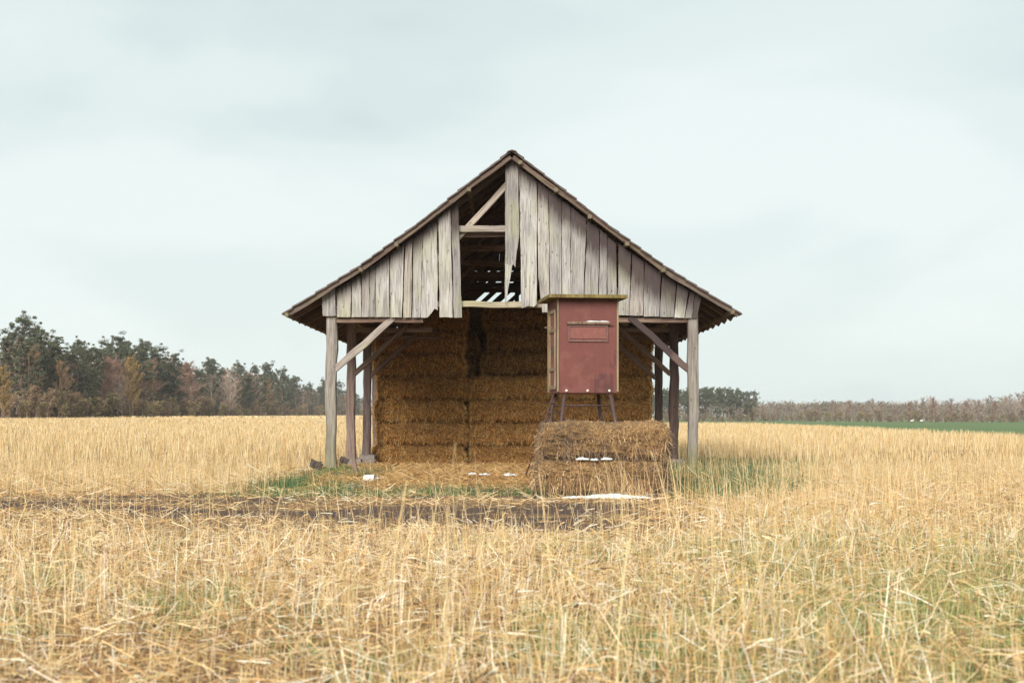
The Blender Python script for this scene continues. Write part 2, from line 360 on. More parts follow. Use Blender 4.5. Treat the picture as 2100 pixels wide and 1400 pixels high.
# cut stubble, pale and stiff
def stand(nd, y0, y1, hmin, hmax, wd, lean, palc, wts, dens=open_dens, seg=2, bendk=.12, pad=3.0, wscale=None, hmod=None):
    x, y = scatter(nd, y0, y1, dens, pad); n = len(x)
    if n == 0: return None
    a = rng.random(n)*2*np.pi; le = np.abs(rng.normal(0, lean, n))
    d = np.stack([np.cos(a)*le, np.sin(a)*le, np.ones(n)], 1)
    L = hmin+(hmax-hmin)*rng.random(n)**1.3
    if hmod is not None: L = L*hmod(x, y)
    W = wd*(.6+.8*rng.random(n))
    if wscale: W = W*wscale(y)
    ba = rng.random(n)*2*np.pi; bd = np.stack([np.cos(ba), np.sin(ba), -.4*np.ones(n)], 1)*(L*bendk*rng.random(n))[:, None]
    return ribbons(np.stack([x, y, gz(x, y)-.01], 1), d, L, W, bd, pal(n, palc, wts), seg)
hm = lambda x, y: .65+.7*clump(x, y, 1.5, 44)
parts.append(stand(165, 5.5, 20, .06, .30, .0078, .26, PALE, (5, 4, 2, 1, 3, .6), dens=lambda x, y: open_dens(x, y)*(.12+.88*clump(x, y))*(1-.45*S(x-.08*y, .5, 2.5)), hmod=hm))
parts.append(stand(75, 5.5, 22, .14, .48, .0042, .20, GOLD, (4, 3, 3, 2, 1), dens=lambda x, y: open_dens(x, y)*(.15+.85*clump(x, y, .8, 47))*(.55+.45*S(x, -1, 3)), seg=3, bendk=.35, hmod=hm))
parts.append(stand(45, 5.5, 20, .12, .45, .0085, .75, PALE, (5, 4, 2, 1, 3, .6), dens=lambda x, y: open_dens(x, y)*(.3+.7*clump(x, y, .6, 49)), hmod=hm))
# lying straw
def litter(nd, y0, y1, Lr, wd, palc, wts, dens, zr=(.0, .06), pad=3.0):
    x, y = scatter(nd, y0, y1, dens, pad); n = len(x)
    a = rng.random(n)*2*np.pi
    d = np.stack([np.cos(a), np.sin(a), rng.normal(.10, .30, n)], 1)
    L = Lr[0]+(Lr[1]-Lr[0])*rng.random(n); W = wd*(.6+.8*rng.random(n))
    z = gz(x, y)+zr[0]+(zr[1]-zr[0])*rng.random(n)**1.5
    bd = rng.normal(0, 1, (n, 3))*(L*.08)[:, None]
    base = np.stack([x, y, z], 1)-d*(L/2)[:, None]*np.array([1, 1, 0])
    return ribbons(base, d, L, W, bd, pal(n, palc, wts), 2, .8)
fgd = lambda x, y: open_dens(x, y)*(.35+.65*clump(x, y, .5, 51, .25, .5))
parts.append(litter(190, 5.5, 20, (.08, .32), .0066, PALE, (4, 4, 2.5, 2, 3, 2), fgd, (.0, .12)))
parts.append(litter(35, 5.5, 13, (.25, .6), .0030, GOLD, (4, 3, 3, 2, 1), fgd, (.03, .2)))
parts.append(litter(105, 15.6, 28.5, (.06, .26), .008, PALE, (3, 4, 3, 2, 1, 1), lambda x, y: np.clip((.85*(1-mud(x, y))**1.2+.10)*S(fbm(x*.5, y*1.6, .7, 66), .34, .55)+.6*straw_strip(x, y), 0, 1)*(1-.7*greenr(x, y)), (.0, .03)))
# tall sparse grass stems
TALL = [(.70, .50, .26), (.62, .42, .20), (.76, .60, .36)]
tall = stand(5, 7, 21, .5, 1.0, .0050, .13, TALL, (1, 1, 1), dens=lambda x, y: .25+.75*clump(x, y, 1.2, 60), seg=4, bendk=.4)
parts.append(tall)
x, y = scatter(16, 17.5, 24.5, lambda x, y: S(x, .6, 1.4)*(1-S(x, 5, 8))*.5+.05*(x < 0)); n = len(x)
a = rng.random(n)*6.283
parts.append(ribbons(np.stack([x, y, gz(x, y)], 1), np.stack([np.cos(a)*.16-.05, np.sin(a)*.15, np.ones(n)], 1), .45+.6*rng.random(n), .006+.004*rng.random(n), rng.normal(0, .06, (n, 3)), pal(n, TALL, (1, 1, 1)), 4))
x, y = scatter(45, 6, 20, lambda x, y: open_dens(x, y)*clump(x, y, .9, 91)); n = len(x)
a = rng.random(n)*6.283; h0 = .12+.28*rng.random(n)
parts.append(ribbons(np.stack([x, y, gz(x, y)+h0], 1), np.stack([np.cos(a), np.sin(a), .5-1.0*rng.random(n)], 1), .06+.16*rng.random(n), .006+.006*rng.random(n), np.stack([0*x, 0*x, -.03-.08*rng.random(n)], 1), pal(n, PALE, (3, 4, 3, 3, 2, 1)), 3, .15))
# out-of-focus stems standing a few metres from the camera
near = [(6.0, -.36, .1, -.47, 1.22), (7.8, -.62, 0, -.78, 1.15), (8.2, -.45, 0, -.30, 1.2), (9.5, .30, 0, .20, 1.1), (9.0, -1.7, 0, -1.5, 1.0), (6.2, -.30, .1, -.40, 1.36), (6.0, -.43, .1, -.56, 1.20), (6.4, -.33, .1, -.25, 1.10), (7.5, -.9, .0, -1.15, .95), (6.6, .50, .0, .42, .98), (7.0, 1.3, 0, 1.2, .85), (6.1, -1.55, 0, -1.6, .92), (6.3, 1.9, 0, 1.98, .8), (7.2, -2.2, 0, -2.3, .9), (6.8, .12, 0, .16, .86)]
nb = np.array([(a[1], a[0], 0) for a in near]); nd_ = np.array([(a[3]-a[1], rng.normal(0, .08), a[4]) for a in near])
nL = np.linalg.norm(nd_, axis=1)
parts.append(ribbons(nb, nd_/nL[:, None], nL, np.full(len(near), .010), rng.normal(0, .13, (len(near), 3))*np.array([1, 1, .1]), pal(len(near), [(.70, .55, .30), (.66, .50, .26)], (1, 1)), 5, .6))
v, f, c = joinm([p for p in parts if p is not None])
tag(link('stubble', npmesh('stubble', v, f, c), M_straw), 'pale cut straw stubble and lying straw filling the foreground', 'stubble', kind='stuff')
# field behind the track
parts = []
FIELD = [(.70, .55, .32), (.62, .45, .22), (.55, .37, .16), (.74, .61, .40), (.43, .28, .13)]
fm = lambda x, y: .8+.45*clump(x, y, 4, 70)
dd = lambda x, y: open_dens(x, y)*(.45+.55*clump(x, y, 1.4, 72, .25, .55))
parts.append(stand(95, 19, 42, .12, .50, .0075, .16, FIELD, (3, 3, 3, 2, 1), dens=dd, bendk=.2, hmod=fm))
parts.append(litter(70, 21, 40, (.12, .45), .009, PALE, (3, 4, 3, 2, 1, 1), open_dens, (0, .10)))
parts.append(stand(26, 42, 80, .2, .52, .017, .15, FIELD, (3, 3, 3, 2, 1), dens=dd, hmod=fm, pad=5))
parts.append(stand(9, 80, 170, .22, .46, .034, .14, FIELD, (3, 3, 3, 2, .6), dens=open_dens, pad=6))
parts.append(stand(3.0, 170, 290, .22, .44, .075, .12, FIELD, (3, 3, 3, 2, .5), dens=lambda x, y: open_dens(x, y)*(1-crop2(x, y)), pad=6))
# far left corner of the field in front of the wood, seen at a flat angle
x = -95+75*rng.random(9000); y = 290+560*rng.random(9000); k = y > -x*2.0; x = x[k]; y = y[k]; n = len(x)
parts.append(ribbons(np.stack([x, y, gz(x, y)], 1), np.tile([0, 0, 1.], (n, 1)), .35+.25*rng.random(n), .35+.3*rng.random(n), np.zeros((n, 3)), pal(n, FIELD[:4], (3, 3, 2, 2)), 1, .6))
v, f, c = joinm(parts)
tag(link('dry_grass', npmesh('dry_grass', v, f, c), M_straw), 'golden dry grass of the wide field behind the track', 'dry grass', kind='stuff')
# green grass
GR = [(.050, .11, .050), (.08, .15, .06), (.16, .21, .085), (.34, .31, .14)]
parts = [stand(560, 24, 46, .06, .26, .010, .35, GR, (4, 4, 2, .8), dens=lambda x, y: np.clip(greenr(x, y)*(.45+.8*clump(x, y, 1.1, 81))+.6*greenl(x, y)*clump(x, y, .7, 83), 0, 1), seg=2, bendk=.5)]
parts.append(stand(420, 6, 18, .06, .24, .0055, .35, [(.13, .22, .07), (.20, .28, .09), (.34, .37, .14)], (2, 2, 2), dens=lambda x, y: greenf(x, y)*open_dens(x, y), bendk=.5))
parts.append(stand(95, 6, 20, .10, .40, .0048, .2, [(.34, .36, .13), (.46, .42, .16), (.26, .32, .10)], (2, 3, 1), dens=lambda x, y: S(x-.08*y, .2, 2.2)*clump(x, y, 1.2, 87, .35, .65)*open_dens(x, y), seg=3, bendk=.3))
parts.append(stand(42, 25, 46, .15, .38, .008, .25, [(.55, .38, .20), (.42, .27, .15), (.62, .48, .26)], (1, 1, 1), dens=lambda x, y: greenr(x, y)*clump(x, y, 1.0, 85, .2, .6)+.25*greenl(x, y), bendk=.4))
v, f, c = joinm(parts)
tag(link('green_grass', npmesh('green_grass', v, f, c), M_green), 'green grass growing beside the barn posts and between the stubble', 'grass', kind='stuff')

# ------------------------------------------------------------------ timber helpers
def beam(name, p0, p1, wx, wy, mat, parent, warp=.006, seg=6, stain=None, moss=None, up=(0, 1, 0), chamfer=.12):
    """squared timber from p0 to p1; local Z runs along it; wx across, wy in the direction of `up`"""
    p0 = Vector(p0); p1 = Vector(p1); L = (p1-p0).length; zax = (p1-p0)/L
    yv = Vector(up); yv = (yv-zax*yv.dot(zax)); yv.normalize(); xv = yv.cross(zax)
    cx = wx/2; cy = wy/2; c = min(wx, wy)*chamfer
    sec = [(-cx+c, -cy), (cx-c, -cy), (cx, -cy+c), (cx, cy-c), (cx-c, cy), (-cx+c, cy), (-cx, cy-c), (-cx, -cy+c)]
    V = []; C = []
    ph = rng.random(4)*6
    for i in range(seg+1):
        tt = i/seg; ox = warp*math.sin(tt*5+ph[0])+warp*.6*rng.normal(); oy = warp*math.sin(tt*4+ph[1]); s = 1+.05*math.sin(tt*7+ph[2])
        for q in sec:
            V.append((q[0]*s+ox+warp*.3*rng.normal(), q[1]*s+oy+warp*.3*rng.normal(), tt*L))
            C.append((stain(tt) if stain else 0, moss(tt) if moss else 0, 0))
    me = bpy.data.meshes.new(name); F = []
    for i in range(seg):
        for k in range(8):
            a = i*8+k; b_ = i*8+(k+1) % 8; F.append((a, b_, b_+8, a+8))
    F.append(tuple(range(7, -1, -1))); F.append(tuple(seg*8+k for k in range(8)))
    me.from_pydata(V, [], F)
    ca = me.color_attributes.new('col', 'FLOAT_COLOR', 'POINT'); ca.data.foreach_set('color', np.array([(a, b_, c_, 1) for a, b_, c_ in C], np.float32).ravel())
    o = link(name, me, mat, parent)
    mtx = Matrix((xv, yv, zax)).transposed().to_4x4(); mtx.translation = p0
    o.matrix_local = (parent_off(parent) @ mtx)
    return o
def parent_off(p):
    if p is None: return Matrix.Identity(4)
    m_ = Matrix.Identity(4); q = p
    while q is not None:
        m_ = q.matrix_basis @ m_; q = q.parent
    return m_.inverted()
def boxm(name, c, s, mat, parent, jit=0.0, bev=.01, rz=0):
    import bmesh
    bm = bmesh.new(); bmesh.ops.create_cube(bm, size=1)
    for v in bm.verts: v.co = Vector((v.co.x*s[0], v.co.y*s[1], v.co.z*s[2]))
    if bev: bmesh.ops.bevel(bm, geom=list(bm.edges), offset=bev, segments=1, affect='EDGES')
    if jit:
        bmesh.ops.subdivide_edges(bm, edges=[e for e in bm.edges if e.calc_length() > min(s)*.5], cuts=2, use_grid_fill=True)
        for v in bm.verts: v.co += Vector(rng.normal(0, jit, 3))
    me = bpy.data.meshes.new(name); bm.to_mesh(me); bm.free()
    o = link(name, me, mat, parent)
    o.matrix_local = parent_off(parent) @ (Matrix.Translation(c) @ Matrix.Rotation(rz, 4, 'Z'))
    return o
def tube(name, p0, p1, r0, r1, mat, parent, n=10):
    p0 = Vector(p0); p1 = Vector(p1); L = (p1-p0).length; q = (p1-p0).to_track_quat('Z', 'Y')
    V = []; F = []
    for z, r in ((0, r0), (L, r1)):
        for k in range(n): V.append((r*math.cos(2*math.pi*k/n), r*math.sin(2*math.pi*k/n), z))
    for k in range(n): F.append((k, (k+1) % n, n+(k+1) % n, n+k))
    F.append(tuple(range(n-1, -1, -1))); F.append(tuple(range(n, 2*n)))
    me = bpy.data.meshes.new(name); me.from_pydata(V, [], F)
    for p in me.polygons[:n]: p.use_smooth = True
    o = link(name, me, mat, parent); mt = q.to_matrix().to_4x4(); mt.translation = p0; o.matrix_local = parent_off(parent) @ mt
    return o

# ------------------------------------------------------------------ barn
FR = [36.5, 40.7, 44.9, 48.4, 52.6]          # frames front to back
YF, YB = 35.9, 53.3                           # roof edges
PX = 4.63
prof = [(0, 8.17), (1.11, 7.31), (2.46, 6.26), (3.82, 5.30), (5.82, 4.08)]
def zr(x):
    x = abs(x); return float(np.interp(x, [p[0] for p in prof], [p[1] for p in prof]))
barn = empty('hay_barn', (0, 36.5, 0)); tag(barn, 'old open timber hay barn with tiled gable roof and weathered grey gable boards', 'barn')
def gp(px, py, Y=36.32):  # gable-plane metres read off the photograph
    s = 2916.7/Y; return ((px-1050)/s, CAMZ+(850-py)/s)

def roof_slope(sgn):
    ys = np.arange(YF, YB+.001, .0375); cs = [0.0]
    xs = []; hs = []
    tot = 0; seglen = [math.dist(prof[i], prof[i+1]) for i in range(4)]; T = sum(seglen)
    course = T/21
    def at(d):
        d = min(d, T-1e-6)
        for i, l in enumerate(seglen):
            if d <= l: k = d/l; return (prof[i][0]+(prof[i+1][0]-prof[i][0])*k, prof[i][1]+(prof[i+1][1]-prof[i][1])*k)
            d -= l
        return prof[-1]
    rows = []
    for k in range(21):
        for e, lift in ((.0, .0), (.5, .008), (.999, .017)):
            X, Z = at((k+e)*course); rows.append((X, Z+lift, k, e))
    V = []
    for X, Z, k, e in rows:
        ph = rng.normal(0, .0, 1)[0]
        prof_y = .022*np.cos(ys*2*np.pi/.225)
        tile = np.floor(ys/.225).astype(int)
        jl = (np.sin(tile*12.9898+k*78.233)*43758.5) % 1
        zz = Z+prof_y+.02*(jl-.5)+.03*np.sin(ys*.9+k*.2)-.03
        xx = X+(.045*(jl-.5) if e > .9 else 0)
        V.append(np.stack([sgn*(xx+0*ys), ys-36.5, zz], 1))
    V = np.array(V); nr, nc = V.shape[:2]; ii = np.arange(nr*nc).reshape(nr, nc)
    Fq = np.stack([ii[:-1, :-1], ii[:-1, 1:], ii[1:, 1:], ii[1:, :-1]], -1).reshape(-1, 4)
    if sgn < 0: Fq = Fq[:, ::-1]
    me = npmesh('roof_tiles', V.reshape(-1, 3), Fq, None, False)
    o = link('roof_tiles', me, M_tile, barn)
    md = o.modifiers.new('thick', 'SOLIDIFY'); md.thickness = .022; md.offset = -1
    return o
roof_slope(1); roof_slope(-1)
# ridge cap
V = []; ys = np.arange(YF-.06, YB+.06, .08)
for yv in ys:
    k = int((yv-YF)/.38); fr = ((yv-YF)/.38) % 1; r = .135+.02*(1-fr)
    for a in np.linspace(-.15*math.pi, 1.15*math.pi, 9): V.append((r*math.cos(a)*.95, yv-36.5, 8.10+r*math.sin(a)*.5+.012*math.sin(k*2.1)))
V = np.array(V).reshape(len(ys), 9, 3); ii = np.arange(len(ys)*9).reshape(len(ys), 9)
me = npmesh('ridge_cap', V, np.stack([ii[:-1, :-1], ii[1:, :-1], ii[1:, 1:], ii[:-1, 1:]], -1).reshape(-1, 4))
o = link('ridge_cap', me, M_tile, barn); md = o.modifiers.new('thick', 'SOLIDIFY'); md.thickness = .02
# rafters, one per metre, following the bent profile (upper and lower pieces)
U = (0, 1, 0)
def below(x, d):
    return zr(x)-d
raf_y = [36.02]+list(np.linspace(36.95, 53.1, 16))
for i, yv in enumerate(raf_y):
    for s in (-1, 1):
        off = .16 if i else .13
        for (xa, xb) in ((.03, 3.84), (3.8, 5.72)):
            m_ = M_rim if i == 0 else M_under
            beam('rafter', (s*xa, yv, below(xa, off)+.0), (s*xb, yv, below(xb, off)), .12 if i == 0 else .13, .09 if i == 0 else .11, m_, barn, .008 if i else .012, 8, up=U)
# battens lying on the rafters, under the tiles
T_ = [k*.345 for k in range(1, 21)]
for s in (-1, 1):
    for k in range(19):
        x_ = .28+k*.297
        beam('batten', (s*x_, YF+.12+.05*rng.random(), zr(x_)-.062), (s*x_, YB-.1, zr(x_)-.062), .055, .028, M_under, barn, .002, 3, up=(0, 0, 1))
# purlins whose ends poke out under the rim
for s, lst in ((-1, (88, 237, 310, 461)), (1, (17, 90, 160, 235, 310, 452))):
    for q in lst:
        x_ = q/81.2
        beam('purlin', (s*x_, YF-.04-.05*rng.random(), zr(x_)-.15), (s*x_, 52.9, zr(x_)-.17), .10, .10, M_rim, barn, .004, 4, up=(0, 0, 1), moss=lambda t_: .5)
# posts
def post(x, y, z0, h, wd, mat, wp, foot, fw, fh, stain=None, moss=None):
    p = beam('post', (x, y, z0), (x+rng.normal(0, .02), y, h), wd, wd, mat, barn, wp, 12, stain=stain, moss=moss)
    g0 = float(gz(x, y))
    cb = boxm('footing', (x+(.05 if x < 0 else -.02), y, (g0-.15+z0)/2), (fw, fw, z0-g0+.15-.004), foot, p, .012, .02)
    return p
ptop = 4.18
post(-PX, 36.5, .14, ptop, .27, M_post, .016, M_footing, .62, .3, moss=lambda t_: .9*max(0, .35-t_)/.35)
post(PX, 36.5, .14, ptop, .26, M_post, .012, M_footing, .55, .3, moss=lambda t_: 1.0*max(0, .2-t_)/.2)
for i, yv in enumerate(FR[1:], 1):
    post(-PX+.03, yv, .24, ptop, .25, M_postleft, .014, M_footgrey, .5, .3)
    post(PX, yv, .24, ptop, .25 if i < 2 else .24, M_postdark, .012, M_footgrey, .55, .3)
# wall plates along the posts
for s in (-1, 1):
    beam('wall_plate', (s*PX, 36.62, 4.28), (s*PX, 53, 4.28), .2, .2, M_beam, barn, .006, 10, up=(0, 0, 1))
# frames
for i, yv in enumerate(FR):
    mt = M_beam
    for s in (-1, 1):
        # half tie beam, ending freely, and its knee brace
        beam('tie_beam', (s*(PX-.1), yv+.02, 3.92), (s*2.28, yv+.02, 3.92), .13, .17, mt, barn, .006, 6, up=U)
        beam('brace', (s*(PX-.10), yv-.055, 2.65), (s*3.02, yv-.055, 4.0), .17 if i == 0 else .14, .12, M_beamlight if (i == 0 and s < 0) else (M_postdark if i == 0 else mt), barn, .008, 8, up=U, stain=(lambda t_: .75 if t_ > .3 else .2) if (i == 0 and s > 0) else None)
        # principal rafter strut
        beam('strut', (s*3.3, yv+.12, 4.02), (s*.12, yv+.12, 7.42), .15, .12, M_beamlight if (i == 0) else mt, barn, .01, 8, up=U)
        if i < 4:
            beam('plate_brace', (s*PX, yv+.1, 3.3), (s*PX, yv+1.0, 4.2), .1, .12, M_beam, barn, .005, 5, up=(1, 0, 0))
        if i == 4: continue
    # collar and loft beam
    x_c = 2.15
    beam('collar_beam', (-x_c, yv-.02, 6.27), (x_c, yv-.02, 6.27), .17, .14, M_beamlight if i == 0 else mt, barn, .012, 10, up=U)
    if i == 0:
        beam('collar_beam', (-x_c+.1, yv+.25, 6.14), (x_c-.1, yv+.25, 6.14), .12, .12, mt, barn, .01, 8, up=U)
        beam('gable_rail', (-3.6, yv-.02, 4.33), (3.6, yv-.02, 4.33), .15, .13, M_beamlight, barn, .014, 14, up=U, moss=lambda t_: .5)
    if i:
        beam('king_post', (0.22, yv+.05, 6.3), (.22, yv+.05, 7.95), .14, .14, mt, barn, .01, 5)
# gable boards: (top-left x, top-right x, bottom-left x, bottom-right x, top drop px, bottoms y x5, stain 0..1, stain length m)
GB = [
 (659.7, 687.6, 662, 689.5, None, (648, 648, 648.5, 648, 647.5), .2, .2),
 (689.5, 720, 691, 719.3, 0, (650, 650, 650.5, 650.5, 650), .5, .45),
 (721.5, 740.5, 721, 741.5, 0, (650.5, 650, 650, 650.5, 650), .5, .4),
 (741.8, 757, 742, 757, 0, (650, 650, 650, 650, 650), .4, .5),
 (757.6, 769.5, 757.6, 769, 0, (650, 650, 649.5, 650, 650), .4, .6),
 (771, 798, 769.5, 799.5, 0, (650.5, 650, 650, 650.5, 650), .5, .5),
 (799.8, 829, 800.7, 824.6, 0, (651, 651, 650.5, 651, 651), .45, .5),
 (831.6, 846, 826, 844, 0, (651, 651.5, 651, 651, 651), .45, .4),
 (848, 867.5, 845.5, 862.8, 0, (651, 651, 651.5, 651, 651), .7, .6),
 (868.6, 896.5, 863.2, 898.4, 0, (651, 652, 650, 632, 636), .7, .45),
 (898.7, 924, 901, 929, 0, (651, 650.5, 650, 651, 651), .35, .3),
 (925, 940, 930.5, 947.7, -4, (651, 651.5, 651, 651, 651), 1.0, .9),
 (1064.5, 1101.4, 1069, 1101, 2, (632, 630, 626, 631, 624), .55, .55),
 (1102.2, 1124.2, 1111, 1127.5, 0, (641, 640, 640, 641, 640), .7, .6),
 (1124.8, 1151, 1128.6, 1151.3, 0, (642, 642, 641, 642, 642), .75, .8),
 (1151.8, 1170.2, 1152, 1170.4, 0, (643, 643, 643, 642, 643), .85, .6),
 (1170.8, 1203, 1171, 1195.3, 0, (645, 644, 645, 645, 645), .9, .6),
 (1204, 1229.5, 1196.2, 1226, 0, (645, 645, 646, 645, 645), 1.0, .8),
 (1230.2, 1244.6, 1226.8, 1244.3, 0, (646, 646, 646, 646, 646), .8, .7),
 (1245.2, 1264.3, 1245, 1264, 3, (646, 646, 646, 645, 646), .9, .8),
 (1268.7, 1295, 1266.5, 1289.4, 0, (646.5, 646, 646.5, 646.5, 647), 1.0, .8),
 (1296, 1320.8, 1290.2, 1318.4, 0, (647, 647, 647.5, 647, 647), .9, .9),
 (1321.4, 1356, 1319, 1352, 0, (649, 649, 648.5, 649, 649), 1.0, .8),
 (1357, 1387, 1352.8, 1382, 0, (650, 650, 650.5, 650, 650.5), .9, .7),
 (1387.8, 1413.4, 1383, 1403, 0, (651.5, 651, 652, 651.5, 652), .8, .6),
 (1414, 1425.3, 1403.7, 1418, 0, (652, 652, 652, 652, 652), .7, .6),
 (1426, 1442, 1418.8, 1428.5, None, (652, 652, 652, 652.5, 652), 1.0, 1.1),
]
def board(name, Ledge, Redge, tops, bots, st, sl, yoff, n=26, nc=6):
    """Ledge/Redge: functions of photo y giving edge x; tops/bots: photo y per column"""
    rows = []; C = []
    ph = rng.random(3)*6; X0b = Ledge(500)-1050
    for r in range(n+1):
        for cidx in range(nc):
            u = cidx/(nc-1); yt = np.interp(u, np.linspace(0, 1, len(tops)), tops); yb = np.interp(u, np.linspace(0, 1, len(bots)), bots)
            py = yt+(yb-yt)*r/n
            wob = .35*math.sin(py*.045+ph[0])+.2*math.sin(py*.13+ph[1])+.12*rng.normal()
            wob2 = .35*math.sin(py*.05+ph[2])+.2*math.sin(py*.11+ph[0])+.12*rng.normal()
            px = Ledge(py)+.35+wob if cidx == 0 else (Redge(py)-.35+wob2 if cidx == nc-1 else Ledge(py)*(1-u)+Redge(py)*u)
            X, Z = gp(px, py)
            cup = .008*math.sin(u*math.pi+ph[1])
            rows.append((X, cup+.012*math.sin(py*.02+ph[2]), Z)); d = (py-yt)/80.3
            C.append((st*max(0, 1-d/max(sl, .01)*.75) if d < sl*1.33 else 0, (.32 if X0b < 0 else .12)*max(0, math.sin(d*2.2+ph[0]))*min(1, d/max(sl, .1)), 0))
    P = np.array(rows).reshape(n+1, nc, 3)
    x0, z0 = P[-1, :, 0].mean(), P[-1, :, 2].mean()
    P = P-np.array([x0, 0, z0]); Q = P+np.array([0, .028, 0])
    A = np.concatenate([P.reshape(-1, 3), Q.reshape(-1, 3)]); i1 = np.arange((n+1)*nc).reshape(n+1, nc); i2 = i1+(n+1)*nc
    Fs = [np.stack([i1[:-1, :-1], i1[1:, :-1], i1[1:, 1:], i1[:-1, 1:]], -1).reshape(-1, 4), np.stack([i2[:-1, :-1], i2[:-1, 1:], i2[1:, 1:], i2[1:, :-1]], -1).reshape(-1, 4)]
    Fs.append(np.stack([i1[:-1, 0], i2[:-1, 0], i2[1:, 0], i1[1:, 0]], -1)); Fs.append(np.stack([i1[:-1, -1], i1[1:, -1], i2[1:, -1], i2[:-1, -1]], -1))
    Fs.append(np.stack([i1[0, :-1], i1[0, 1:], i2[0, 1:], i2[0, :-1]], -1)); Fs.append(np.stack([i1[-1, :-1], i2[-1, :-1], i2[-1, 1:], i1[-1, 1:]], -1))
    C = np.array(C+C)
    me = npmesh(name, A, np.concatenate(Fs), C)
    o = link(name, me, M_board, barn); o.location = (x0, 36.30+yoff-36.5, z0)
    return o
def roofpx(px):    # photo y of the underside of the roof rim at the gable plane
    X = (px-1050)/80.3; return 850-(zr(X)-.19-CAMZ)*80.3
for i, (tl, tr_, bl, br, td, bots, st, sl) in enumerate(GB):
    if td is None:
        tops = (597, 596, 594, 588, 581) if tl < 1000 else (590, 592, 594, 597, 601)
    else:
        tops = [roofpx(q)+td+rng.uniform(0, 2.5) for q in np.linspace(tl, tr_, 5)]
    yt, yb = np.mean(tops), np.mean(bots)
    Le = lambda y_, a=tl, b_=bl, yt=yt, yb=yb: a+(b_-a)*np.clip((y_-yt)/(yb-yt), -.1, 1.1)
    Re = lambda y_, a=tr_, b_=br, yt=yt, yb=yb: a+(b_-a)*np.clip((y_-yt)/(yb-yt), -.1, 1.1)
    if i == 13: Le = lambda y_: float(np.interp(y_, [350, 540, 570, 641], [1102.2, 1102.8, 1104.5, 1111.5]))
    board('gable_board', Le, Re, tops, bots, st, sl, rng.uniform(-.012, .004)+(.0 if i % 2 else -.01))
# the split board at the middle: wide above, a long pointed sliver below
Le = lambda y_: float(np.interp(y_, [318, 345, 625], [1040, 1036, 1035.2]))
Re = lambda y_: float(np.interp(y_, [318, 330, 345, 485, 547], [1054, 1059, 1063, 1064.7, 1057]))
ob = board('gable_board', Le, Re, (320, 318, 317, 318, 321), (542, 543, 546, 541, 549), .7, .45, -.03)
Re2 = lambda y_: float(np.interp(y_, [541, 560, 621], [1050.5, 1048, 1038.3]))
sl_ = board('gable_board', Le, Re2, (541.5, 542, 543, 545, 541), (624, 624, 622, 620, 618), 0, .01, -.03, n=12, nc=4)
# rear gable: rails, slanted slats with gaps, closed boards to the right
def rp(px, py, Y=52.5):
    s = 2916.7/Y; return ((px-1050)/s, Y, CAMZ+(850-py)/s)
for (y0, th) in ((547, .30), (572.5, .19), (594.5, .19), (636, .56)):
    a = rp(905, y0); b_ = rp(1130, y0); beam('rear_rail', a, b_, th, .06, M_under, barn, .004, 4, up=U)
for k, (px0, wd_) in enumerate(((905, .50), (928, .50), (951, .17), (972, .20), (998, .17), (1025, .22), (1052, .14))):
    a = rp(px0-30, 640, 52.62); ln = 100 if k > 1 else 75
    b_ = rp(px0-30+ln, 640-ln*.92, 52.62); beam('rear_slat', a, b_, wd_, .04, M_under, barn, .003, 4, up=U)
for k in range(26):
    X = -5.3+k*.42
    if -2.1 < X < .45:
        if X < -.9: zb = max(5.2, 6.95+ (X+.2)*.8)+.35
        else: zb = 6.95
    else: zb = 4.6
    zt = zr(X)-.17
    if zt-zb < .1: continue
    beam('rear_board', (X, 52.75, zb), (X, 52.75, zt), .415, .03, M_under, barn, .002, 3, up=U)
for pxx in (1060, 1078): beam('rear_post', rp(pxx, 640, 52.55), rp(pxx, 500, 52.55), .16, .08, M_under, barn, .003, 3, up=U)

